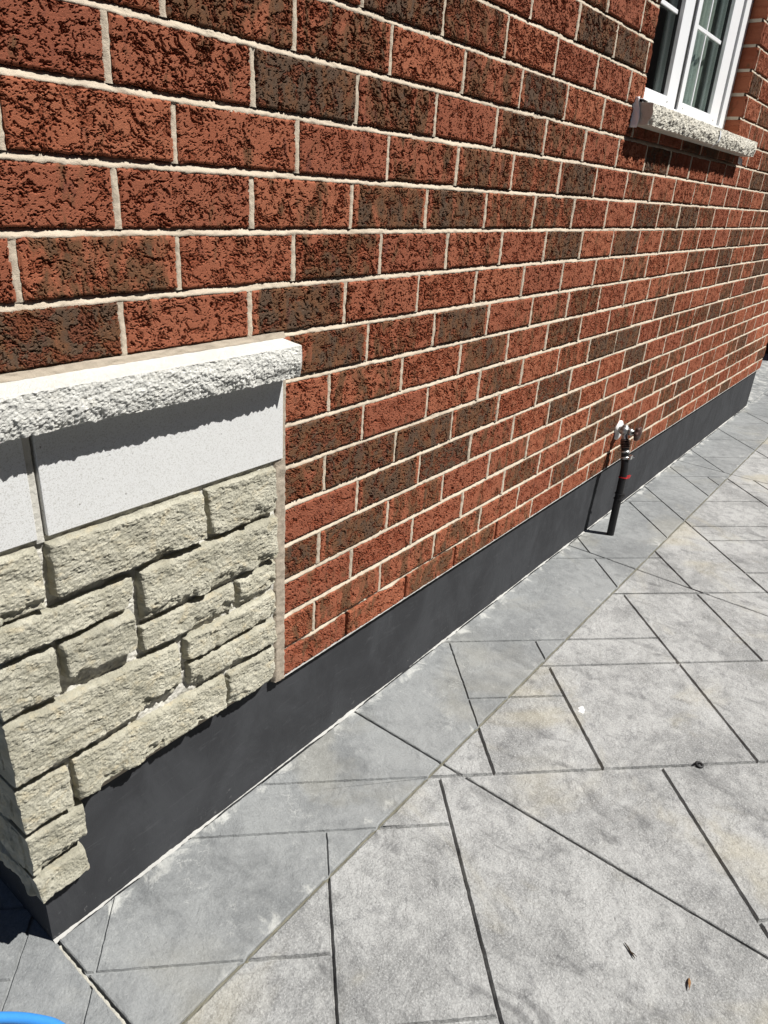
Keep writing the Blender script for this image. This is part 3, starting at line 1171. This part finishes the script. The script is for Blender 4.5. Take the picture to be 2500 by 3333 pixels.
STONES = [
    ('S1', [(-.025, -.424), (.071, -.426), (.067, -.529), (-.025, -.527)], 1),
    ('S2', [(.083, -.4245), (.368, -.4265), (.369, -.517), (.082, -.518)], 0),
    ('S3', [(.379, -.4265), (.547, -.4285), (.548, -.521), (.382, -.520)], 0),
    ('S4', [(-.025, -.534), (.219, -.536), (.211, -.591), (-.025, -.590)], 1),
    ('S5', [(.228, -.531), (.549, -.532), (.545, -.628), (.227, -.629)], 0),
    ('S6', [(.222, -.640), (.435, -.643), (.432, -.701), (.221, -.694)], 0),
    ('S7', [(.445, -.642), (.547, -.636), (.549, -.693), (.445, -.698)], 0),
    ('S8', [(.313, -.711), (.546, -.711), (.549, -.769), (.313, -.765)], 0),
    ('S9', [(.316, -.774), (.545, -.779), (.547, -.836), (.316, -.829)], 0),
    ('S10', [(.079, -.602), (.211, -.602), (.208, -.673), (.080, -.672)], 0),
    ('S11', [(-.026, -.600), (.071, -.604), (.070, -.687), (-.026, -.692)], 1),
    ('S12', [(-.027, -.700), (.297, -.712), (.297, -.815), (-.027, -.822)], 1),
    ('S13', [(.069, -.838), (.404, -.846), (.402, -.926), (.071, -.931)], 0),
    ('S14', [(.412, -.852), (.542, -.846), (.543, -.934), (.407, -.934)], 0),
    ('S15', [(-.028, -.831), (.063, -.844), (.061, -.927), (-.026, -.932)], 1),
    ('S16', [(-.024, -.944), (.078, -.946), (.078, -1.024), (-.024, -1.040)], 1),
    ('S17', [(-.024, -1.047), (.072, -1.050), (.073, -1.105), (-.021, -1.104)], 1),
]
for k, (nm, q, lc) in enumerate(STONES):
    bul = {'S10': .033, 'S5': .031, 'S2': .031, 'S12': .029, 'S16': .022, 'S17': .021, 'S15': .024}.get(nm, .026)
    o = pobj('stone', stone_mesh(q, 300 + 17 * k, bul, left_corner=bool(lc)), M['stone'])

# the stones wrap round the corner: return faces on the shaded side, running back along y
for k, (z1, z0, depth) in enumerate([(-.424, -.528, .20), (-.534, -.590, .14), (-.601, -.690, .22), (-.701, -.821, .15), (-.832, -.930, .24), (-.945, -1.036, .17), (-1.048, -1.104, .21)]):
    y0 = 0.008
    for j in range(3):
        y1 = y0 + (depth if j == 0 else RNG.uniform(.14, .3))
        q = [(y0, z1), (y1 - .012, z1), (y1 - .012, z0), (y0, z0)]
        me = stone_mesh(q, 900 + 31 * k + 7 * j, 0.022, 0.0, 0.005, 0.03)
        co = np.zeros(len(me.vertices) * 3, np.float32)
        me.vertices.foreach_get('co', co)
        co = co.reshape(-1, 3)
        nc = np.stack([co[:, 1] - 0.006, co[:, 0], co[:, 2]], -1)
        me.vertices.foreach_set('co', nc.astype(np.float32).ravel())
        me.flip_normals()
        me.update()
        pobj('stone', me, M['stone'])
        y0 = y1

# mortar bed behind the stones
xs = np.linspace(-0.006, 0.5515, 200)
zs = np.linspace(-0.928, -0.4185, 200)
X, W = np.meshgrid(xs, zs, indexing='ij')
Y = -0.0005 + 0.0026 * fbm(X * 40, W * 40, 91, 4, 0.6) + 0.001 * fbm(X * 150, W * 150, 93, 3)
V, F = slab_grid(X, Y, W + Z, 0.06)
pobj('mortar_bed', mesh_np('mortar_bed', V, F), M['mortar_grey'])
# tan mortar strip between pilaster and brick
zs = np.linspace(-0.962, -0.246, 260)
cr = np.linspace(0.5495, 0.5855, 9)
X, W = np.meshgrid(cr, zs, indexing='ij')
tt = (X - cr[0]) / (cr[-1] - cr[0])
Y = -0.0045 + 0.0018 * fbm(X * 90, W * 60, 95, 4, 0.6) + 0.012 * (tt < 0.05) + 0.008 * (tt > 0.95)
V = np.stack([X + 0.0009 * fbm(W * 40, X * 0, 97, 2), Y, W + Z], -1).reshape(-1, 3)
pobj('mortar_strip', mesh_np('mortar_strip', V, grid_faces(len(cr), len(zs)), True), M['mortar_tan'])

# smooth precast plates under the cap
for x0, x1 in ((0.0885, 0.5700), (-0.030, 0.0725)):
    b = MB()
    b.box(x0, x1, -0.009, 0.05, -0.4175 + Z, -0.2455 + Z, 0.0012)
    o = obj('plate', b.mesh('plate'), M['plate'], pil)
    o.location = (0, 0, -(Z - 0.9))
# pointed joint between the two plates
zs = np.linspace(-0.425, -0.246, 90)
cr = np.linspace(0.0715, 0.0895, 7)
X, W = np.meshgrid(cr, zs, indexing='ij')
tt = (X - cr[0]) / (cr[-1] - cr[0])
Y = -0.0065 + 0.010 * sst(0.62, 0.9, tt) + 0.0012 * fbm(X * 120, W * 60, 99, 3)
V = np.stack([X, Y, W + Z], -1).reshape(-1, 3)
pobj('plate_joint', mesh_np('plate_joint', V, grid_faces(len(cr), len(zs)), True), M['mortar_grey'])


def rock_sill(name, x0, x1, yf, yb, zb, ztf, ztb, seed, res, mat, parent, loc=None, amp=1.0):
    """precast sill: smooth top and underside, pitched rock face in front"""
    nx = int((x1 - x0) / res)
    xs = np.linspace(x0, x1, nx)
    # section from underside back, forward under, up the face, back along the top
    H = ztf - zb
    nf = max(14, int(H / res))
    sec = [(yb, zb, 0.0), (yf + 0.012, zb, 0.0)]
    for t in np.linspace(0, 1, nf):
        sec.append((yf + 0.004 * (1 - t) ** 3 - 0.002 * math.sin(math.pi * t), zb + 0.001 + t * (H - 0.001), 1.0))
    sec.append((yf + 0.006, ztf + (ztb - ztf) * 0.1 + 0.0004, 0.15))
    for t in np.linspace(0.25, 1, 6):
        sec.append((yf + (yb - yf) * t, ztf + (ztb - ztf) * t, 0.0))
    sec = np.array(sec)
    ns = len(sec)
    X, I = np.meshgrid(xs, np.arange(ns), indexing='ij')
    Yb, Wb, A = sec[I, 0], sec[I, 1], sec[I, 2]
    n1 = fbm(X * 20, Wb * 30, seed, 3)
    n2 = fbm(X * 60, Wb * 70, seed + 3, 4, 0.62)
    n3 = fbm(X * 200, Wb * 220, seed + 5, 3, 0.65)
    tf = np.clip((Wb - zb) / H, 0, 1)
    chip = sst(0.62, 0.05, tf) * (0.5 + 0.9 * fbm(X * 17, X * 0, seed + 9, 3))
    d = amp * (0.0030 * n1 + 0.0024 * n2 + 0.0021 * n3 + 0.0052 * np.clip(chip, -0.2, 1.2)) * sst(0.0, 0.008, x1 - X)
    Y = Yb + A * d
    Wz = Wb + A * amp * 0.0012 * n3 + A * (tf < 0.25) * amp * 0.002 * n2
    V = np.stack([X, Y, Wz + Z], -1).reshape(-1, 3)
    F = grid_faces(nx, ns)
    ca = np.arange(ns)[::-1]
    cb = (nx - 1) * ns + np.arange(ns)
    me = mesh_np(name, V, [F, ca[None], cb[None]])
    o = obj(name, me, mat, parent)
    if loc:
        o.location = loc
    return o


rock_sill('cap_stone', -0.07, 0.573, -0.0525, 0.03, -0.2475, -0.1885, -0.1795, 410, 0.0020, M['cap'], pil, (0, 0, -(Z - 0.9)), 0.62)
# mortar bedding over the cap
xs = np.linspace(0.0, 0.58, 150)
T = np.linspace(0, 1, 6)
X, TT = np.meshgrid(xs, T, indexing='ij')
V = np.stack([X, -0.004 + 0.004 * TT + 0.0016 * fbm(X * 50, TT * 2, 121, 4, 0.6), Z - 0.1830 + TT * 0.0105 + 0.0008 * fbm(X * 40, TT, 123, 2)], -1).reshape(-1, 3)
pobj('cap_bedding', mesh_np('cap_bedding', V, grid_faces(len(xs), 6), True), M['mortar_tan'])

# ---- window
sill = rock_sill('window_sill', 2.085, 3.462, -0.060, 0.075, 0.304, 0.362, 0.374, 510, 0.005, M['sill'], house, None, 0.9)
# peeling protective film on the sill
FM = MB()


def film_sheet(fn, nu, nv):
    P = [fn(i / (nu - 1), j / (nv - 1)) for i in range(nu) for j in range(nv)]
    F = [(i * nv + j, (i + 1) * nv + j, (i + 1) * nv + j + 1, i * nv + j + 1) for i in range(nu - 1) for j in range(nv - 1)]
    FM.add(P, F)


def f_end(u, v):        # against the left end of the sill
    zz = 0.296 + v * 0.083
    return (2.0815 - 0.004 * abs(math.sin(6 * v + 3 * u)), 0.004 - u * (0.024 + 0.006 * math.sin(5 * v)), zz + Z)


def f_top(u, v):        # folded over the top, towards the frame
    return (2.080 + v * 0.10, 0.05 - u * (0.085 + 0.006 * math.sin(19 * v)), 0.3785 + 0.003 * math.sin(9 * u + 11 * v) - 0.010 * u * u + Z)


def f_strand(u, v):     # strand hanging over the front edge
    xx = 2.83 + 0.010 * math.sin(2.6 * v) - 0.018 * max(0, v - .6) * 2 + u * 0.014
    return (xx, -0.056 - 0.008 * math.sin(3.1 * v) + 0.012 * max(0, v - .75) * 4, 0.374 - v * 0.078 + Z)


def f_right(u, v):      # scrap under the right end
    return (3.405 + u * 0.03 + 0.01 * v, -0.010 - 0.012 * u, 0.300 - v * 0.028 - 0.01 * u * u + Z)


film_sheet(f_end, 7, 12)
film_sheet(f_top, 10, 12)
film_sheet(f_strand, 4, 14)
film_sheet(f_right, 5, 6)
fo = FM.build('protective_film', M['film'], sill, True)
sm = fo.modifiers.new('thick', 'SOLIDIFY')
sm.thickness = 0.0008

window = empty('window', (WX0, 0.06, WZ0 + Z), house)
WL = (-WX0, -0.06, -(WZ0 + Z))


def wpart(name, boxes, mat, b=0.002):
    m_ = MB()
    for bx in boxes:
        m_.box(*bx[:4], bx[4] + Z, bx[5] + Z, b)
    o = m_.build(name, mat, window)
    o.location = WL
    return o


yf = 0.062
zt_ = WZ1
wpart('frame', [(WX0 + .002, WX0 + .062, yf, .135, .376, zt_), (3.245, WX1 - .002, yf, .135, .376, zt_),
                (WX0 + .062, 3.245, yf, .135, .376, .406), (WX0 + .062, 3.245, yf, .135, zt_ - .05, zt_)], M['vinyl'])
wpart('frame_gap_strip', [(3.228, 3.245, yf + .014, .13, .406, zt_ - .05)], M['gasket'], 0)  # black strip for the dark gap between right sash and frame
# two sashes
for (a, c, st_l, st_r) in ((2.214, 2.652, .055, .100), (2.690, 3.226, .042, .118)):
    wpart('sash', [(a, a + st_l, yf + .006, .115, .407, zt_ - .052), (c - st_r, c, yf + .006, .115, .407, zt_ - .052),
                   (a + st_l, c - st_r, yf + .006, .115, .407, .437), (a + st_l, c - st_r, yf + .006, .115, zt_ - .085, zt_ - .052)], M['vinyl'])
    g0, g1 = a + st_l, c - st_r
    wpart('pane', [(g0 - .004, g1 + .004, .094, .0965, .433, zt_ - .08)], M['glass'], 0)
    for zc in (.687, .940, 1.193):
        wpart('grille_bar', [(g0, g1, .0865, .0925, zc - .0065, zc + .0065)], M['vinyl'], 0.001)
    if a > 2.6:
        wpart('grille_bar', [(2.897, 2.907, .0875, .0915, .437, zt_ - .085)], M['vinyl'], 0.001)
    else:
        wpart('grille_bar', [(2.322, 2.332, .0875, .0915, .437, zt_ - .085)], M['vinyl'], 0.001)
    # glazing bead: dark line round the glass
    wpart('gasket', [(g0 - .001, g0 + .004, .082, .0935, .437, zt_ - .085), (g1 - .004, g1 + .001, .082, .0935, .437, zt_ - .085),
                     (g0 + .004, g1 - .004, .082, .0935, .4365, .4395)], M['gasket'], 0)
wpart('gap_shade_strip', [(2.6535, 2.6885, yf + .012, .13, .407, zt_ - .052)], M['gasket'], 0)  # black strip set in the open gap between the sashes as its shade
# small screws on the lower rails
for sx in (2.56, 2.745, 3.16):
    m_ = MB()
    m_.tube([(sx, yf + .007, .420 + Z), (sx, yf + .0042, .420 + Z)], .0028, 10)
    o = m_.build('screw', M['galv'], window)
    o.location = WL
# curtain and dim room behind
nu, nv = 160, 10
U = np.linspace(0, 1, nu)
X, W = np.meshgrid(2.575 + U * 0.85, np.linspace(0.40, 1.5, nv), indexing='ij')
Y = 0.134 + 0.005 * np.sin(X * 95 + 1.5 * np.sin(X * 17)) + 0.002 * np.sin(X * 210) + 0.003 * np.sin(W * 3)
o = obj('curtain', mesh_np('curtain', np.stack([X, Y, W + Z], -1).reshape(-1, 3), grid_faces(nu, nv), True), M['curtain'], window)
o.location = WL
X, W = np.meshgrid(2.16 + U * 0.10, np.linspace(0.40, 1.5, nv), indexing='ij')
Y = 0.20 + 0.012 * np.sin(X * 160)
o = obj('curtain', mesh_np('curtain', np.stack([X, Y, W + Z], -1).reshape(-1, 3), grid_faces(nu, nv), True), M['curtain'], window)
o.location = WL
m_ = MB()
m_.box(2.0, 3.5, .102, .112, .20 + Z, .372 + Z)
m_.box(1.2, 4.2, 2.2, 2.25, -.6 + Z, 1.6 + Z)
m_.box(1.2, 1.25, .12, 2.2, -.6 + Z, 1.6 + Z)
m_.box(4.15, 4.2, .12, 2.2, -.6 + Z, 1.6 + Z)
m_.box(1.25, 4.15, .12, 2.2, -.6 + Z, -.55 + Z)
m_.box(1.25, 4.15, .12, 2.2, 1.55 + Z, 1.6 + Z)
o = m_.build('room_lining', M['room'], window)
o.location = WL

# ================================================================== TAP AND HOSE
TX, TZ = 2.555, -0.792 + Z
tap = empty('outdoor_tap', (TX, 0, TZ))
tag(tap, 'small metal outdoor tap with dark round handle fixed low on the brick wall', 'tap')


def tpart(m_, name, mat, smooth=True):
    o = m_.build(name, mat, tap, smooth)
    o.location = (-TX, 0, -TZ)
    return o


# caulked wall plate: rounded irregular disc
m_ = MB()
V, F = [], []
n = 26
cxp, czp = 2.578, -0.803 + Z
for ring, (rad, yy) in enumerate(((1.0, 0.004), (1.0, -0.006), (0.8, -0.011), (0.0, -0.012))):
    for k in range(n):
        a = 2 * math.pi * k / n
        rx = (0.037 + 0.004 * math.sin(3 * a + 1) + 0.002 * math.sin(7 * a)) * rad
        rz = (0.041 + 0.003 * math.sin(2 * a)) * rad
        V.append((cxp + rx * math.cos(a), yy, czp + rz * math.sin(a)))
for r in range(3):
    for k in range(n):
        F.append((r * n + k, r * n + (k + 1) % n, (r + 1) * n + (k + 1) % n, (r + 1) * n + k))
m_.add(V, F)
tpart(m_, 'wall_flange', M['flange'])
m_ = MB()
m_.tube([(2.562, 0.0, TZ), (2.558, -0.022, TZ)], [0.013, 0.013], 16)
m_.tube([(2.558, -0.018, TZ), (2.556, -0.022, TZ), (2.556, -0.034, TZ), (2.556, -0.046, TZ), (2.556, -0.052, TZ)], [0.012, 0.019, 0.022, 0.019, 0.013], 18)
m_.tube([(2.556, -0.034, TZ + .012), (2.557, -0.034, TZ + .022), (2.557, -0.034, TZ + .024)], [0.014, 0.013, 0.008], 12)
# bonnet towards the handle
m_.tube([(2.556, -0.048, TZ), (2.556, -0.054, TZ), (2.556, -0.055, TZ), (2.556, -0.067, TZ), (2.556, -0.068, TZ), (2.556, -0.074, TZ)], [0.012, 0.012, 0.0155, 0.0155, 0.011, 0.011], 6)
# spout going down
m_.tube([(2.552, -0.038, TZ - .008), (2.546, -0.043, TZ - .022), (2.541, -0.046, TZ - .034), (2.539, -0.047, TZ - .040)], [0.013, 0.0125, 0.0125, 0.0125], 16)
tpart(m_, 'valve_body', M['galv'])
m_ = MB()
m_.tube([(2.556, -0.070, TZ), (2.556, -0.094, TZ)], 0.0065, 10)
# scalloped wheel
V, F = [], []
n = 48
for ring, (rr_, yy) in enumerate(((.010, -.082), (.026, -.083), (.029, -.087), (.029, -.096), (.026, -.100), (.012, -.101), (.008, -.104), (0, -.104))):
    for k in range(n):
        a = 2 * math.pi * k / n
        sc = 1 + (0.10 * math.cos(6 * a) if rr_ > 0.02 else 0)
        V.append((2.556 + rr_ * sc * math.cos(a), yy, TZ + rr_ * sc * math.sin(a)))
for r in range(7):
    for k in range(n):
        F.append((r * n + (k + 1) % n, r * n + k, (r + 1) * n + k, (r + 1) * n + (k + 1) % n))
m_.add(V, F)
tpart(m_, 'handle', M['rust'])

hose = empty('drain_hose', (2.510, -0.083, 0))
tag(hose, 'black rubber hose running from the tap down into the concrete', 'hose')
HP = spline([(2.510, -.083, -.03), (2.510, -.083, .02), (2.509, -.083, .11), (2.514, -.082, .215), (2.526, -.077, .305), (2.531, -.066, .362), (2.534, -.056, .405), (2.538, -.048, .428)], 8)


def hpart(m_, name, mat, smooth=True, parent=None):
    o = m_.build(name, mat, parent or hose, smooth)
    if parent is None:
        o.location = (-2.510, .083, 0)
    return o


m_ = MB()
m_.tube(HP, [0.0158] * len(HP), 20)
hpart(m_, 'tube', M['rubber'])


def hp_at(z):
    for a, c in zip(HP[:-1], HP[1:]):
        if a.z <= z <= c.z:
            t = (z - a.z) / (c.z - a.z)
            return a + (c - a) * t, (c - a).normalized()
    return HP[-1], (HP[-1] - HP[-2]).normalized()


m_ = MB()
for z in (.398, .406, .414, .422):
    c, t = hp_at(z)
    m_.tube([c - t * .003, c, c + t * .003], [.0185, .0205, .0185], 18)
hpart(m_, 'coupling', M['rust'])
m_ = MB()
c, t = hp_at(.352)
m_.tube([c - t * .005, c + t * .005], .0192, 20)
c2, t2 = hp_at(.378)
m_.tube([c2 - t2 * .004, c2 + t2 * .004], .0190, 20)
hpart(m_, 'clamp_band', M['galv'])
m_ = MB()
# worm screw of the clamp
s0 = c + Vector((.004, -.021, .004))
m_.tube([s0 + Vector((-.014, .003, 0)), s0 + Vector((.018, -.004, 0))], .0042, 10)
m_.tube([s0 + Vector((.016, -.004, 0)), s0 + Vector((.022, -.005, 0))], .006, 6)
m_.box(s0.x - .010, s0.x + .008, s0.y - .006, s0.y + .006, s0.z - .006, s0.z + .012, .001)
hpart(m_, 'clamp_screw', M['steel'], False)
m_ = MB()
c, t = hp_at(.268)
m_.tube([c - t * .0022, c + t * .0022], .0181, 20)
P0 = c + Vector((.012, -.013, 0))
V = [P0 + Vector((0, 0, -.008)), P0 + Vector((.014, -.004, -.008)), P0 + Vector((.029, -.005, -.010)), P0 + Vector((0, 0, .009)), P0 + Vector((.014, -.006, .010)), P0 + Vector((.025, -.009, .006))]
m_.add(V, [(0, 1, 4, 3), (1, 2, 5, 4), (3, 4, 1, 0), (4, 5, 2, 1)])
hpart(m_, 'red_tag', M['red'], False)
m_ = MB()
for z in (.172, .196):
    c, t = hp_at(z)
    m_.tube([c - t * .0016, c + t * .0016], .0192, 20)
c, t = hp_at(.184)
P0 = c + Vector((.012, -.013, 0))
m_.add([P0 + Vector((0, 0, -.014)), P0 + Vector((.018, -.006, -.004)), P0 + Vector((.004, -.002, .014)), P0 + Vector((.001, .003, 0))],
       [(0, 1, 2), (0, 3, 1), (1, 3, 2), (0, 2, 3)])
hpart(m_, 'cable_tie', M['rubber'], False)

# ================================================================== BLUE HOSE
bz = 0.0090
bp = spline([(-.60, -.30, bz), (-.47, -.10, bz), (-.33, .015, bz), (-.21, .015, bz), (-.165, -.018, bz), (-.135, -.050, bz), (-.114, -.076, bz), (-.096, -.104, bz), (-.083, -.130, bz),
             (-.078, -.16, bz), (-.083, -.21, bz), (-.11, -.28, bz), (-.18, -.36, bz), (-.34, -.44, bz), (-.6, -.47, bz)], 10)
m_ = MB()
m_.tube(bp, 0.0090, 20)
bh = m_.build('garden_hose', M['blue'], None, True)
tag(bh, 'curve of blue hose lying on the grey concrete near the house corner', 'hose')

# ================================================================== LITTER
m_ = MB()
tp = [(.7075, -.829, .003), (.703, -.837, .0035), (.697, -.845, .003), (.693, -.851, .004), (.689, -.857, .003)]
m_.tube(tp, [.0008, .0014, .0017, .0013, .0006], 7)
m_.tube([(.697, -.845, .003), (.696, -.852, .005), (.694, -.858, .004)], [.0012, .0010, .0005], 6)
tag(m_.build('twig', M['twig'], None, True), 'thin dark twig lying on the large pale slab', 'twig')
m_ = MB()
lf = []
n = 9
for i in range(n):
    t = i / (n - 1)
    w = .0035 * math.sin(math.pi * min(1, t * 1.05 + .03)) * (1 - .3 * t)
    c = (.722 - .026 * t, -.951 - .0065 * t, .0022 + .004 * math.sin(2.6 * t))
    w *= .75
    lf += [(c[0] + w * .3, c[1] - w, c[2]), (c[0], c[1], c[2] - .0009), (c[0] - w * .3, c[1] + w, c[2] + .0006)]
F = []
for i in range(n - 1):
    for j in range(2):
        a = i * 3 + j
        F.append((a, a + 1, a + 4, a + 3))
m_.add(lf, F)
lo_ = m_.build('dry_leaf', M['leaf'], None, True)
sm = lo_.modifiers.new('thick', 'SOLIDIFY')
sm.thickness = 0.0005
tag(lo_, 'small curled brown leaf on the slab near the front edge', 'leaf')
m_ = MB()
rg = [(1.317 + .0080 * math.cos(a), -.8016 + .0080 * math.sin(a), .0036 + .0010 * math.sin(a)) for a in np.linspace(0, 2 * math.pi, 33)]
m_.tube(rg, .0034, 10, False)
tag(m_.build('rubber_washer', M['rubber'], None, True), 'small black rubber ring lying on a slab joint', 'washer')
m_ = MB()
V, F = [(1.3133, -.4728, .0026)], []
n = 18
for ring, (s_, zz) in enumerate(((.55, .0022), (1.0, .0003))):
    for k in range(n):
        a = 2 * math.pi * k / n
        r_ = (.013 + .0035 * math.sin(2 * a + .4) + .0028 * math.sin(5 * a)) * s_
        V.append((1.3133 + r_ * math.cos(a), -.4728 + r_ * .8 * math.sin(a), zz))
for k in range(n):
    F.append((0, 1 + k, 1 + (k + 1) % n))
    F.append((1 + k, 1 + n + k, 1 + n + (k + 1) % n, 1 + (k + 1) % n))
m_.add(V, F)
tag(m_.build('paint_splat', M['flange'], None, True), 'white dried splat on a yellowish slab', 'splat')

# ================================================================== BEYOND THE HOUSE
fence = empty('dark_fence', (7.95, 0.5, 0))  # fence fills a small dark shape of unknown kind; boards near black
tag(fence, 'dark board fence past the far corner of the brick house', 'fence')
bm_ = MB()
bm_.box(-.010, .010, -.068, .068, -.04, 1.75, .003)
bme = bm_.mesh('board')
bme.materials.append(M['fence'])
for k in range(20):
    o = obj('board', bme, None, fence, (rr.uniform(-.003, .003), -1.0 + k * .145, 0))
pm = MB()
pm.box(-.045, .045, -.045, .045, -.04, 1.85, .004)
pme = pm.mesh('post')
pme.materials.append(M['fence'])
for yy in (-1.05, .75, 2.0):
    obj('post', pme, None, fence, (.06, yy, 0))
for zz in (.3, 1.45):
    m_ = MB()
    m_.box(.012, .05, -1.1, 2.0, zz - .045, zz + .045)
    m_.build('rail', M['fence'], fence)

# neighbour's house across the side yard, mirrored in the window panes
nb = empty('neighbour_house', (9, -4.6, 0))
tag(nb, 'dark brick house across the side yard, mirrored in the window panes', 'house')
m_ = MB()
m_.box(-14, 15, -7, 0, -.04, 5.11)
m_.build('wall', M['nb_wall'], nb)
m_ = MB()
m_.add([(-14.4, .35, 5.10), (15.4, .35, 5.10), (15.4, -7.4, 5.10), (-14.4, -7.4, 5.10), (-14.4, -3.5, 8.3), (15.4, -3.5, 8.3)],
       [(0, 1, 5, 4), (2, 3, 4, 5), (1, 2, 5), (3, 0, 4), (3, 2, 1, 0)])
m_.build('roof', M['nb_roof'], nb)
for wx, wz in ((-7, 1.1), (-3, 1.1), (0.6, 1.2), (3.2, 1.2), (5.6, 1.2), (8.4, 1.2), (11, 1.2), (-7, 3.3), (-2, 3.3), (2, 3.3), (5, 3.3), (8, 3.3), (11, 3.3)):
    fr = MB()
    w, h = .9, 1.3
    fr.box(wx - w / 2 - .08, wx - w / 2, .002, .05, wz - .08, wz + h + .08)
    fr.box(wx + w / 2, wx + w / 2 + .08, .002, .05, wz - .08, wz + h + .08)
    fr.box(wx - w / 2, wx + w / 2, .002, .05, wz - .08, wz)
    fr.box(wx - w / 2, wx + w / 2, .002, .05, wz + h, wz + h + .08)
    fr.box(wx - .025, wx + .025, .002, .045, wz, wz + h)
    wi = fr.build('window', M['nb_white'], nb)
    pn_ = MB()
    pn_.box(wx - w / 2, wx + w / 2, .002, .02, wz, wz + h)
    pn_.build('pane', M['nb_glass'], wi)

scene.render.engine = 'CYCLES'
scene.cycles.max_bounces = 8
print('slabs', nslab, 'objects', len(bpy.data.objects), 'tris', sum(len(m.polygons) for m in bpy.data.meshes) * 2)
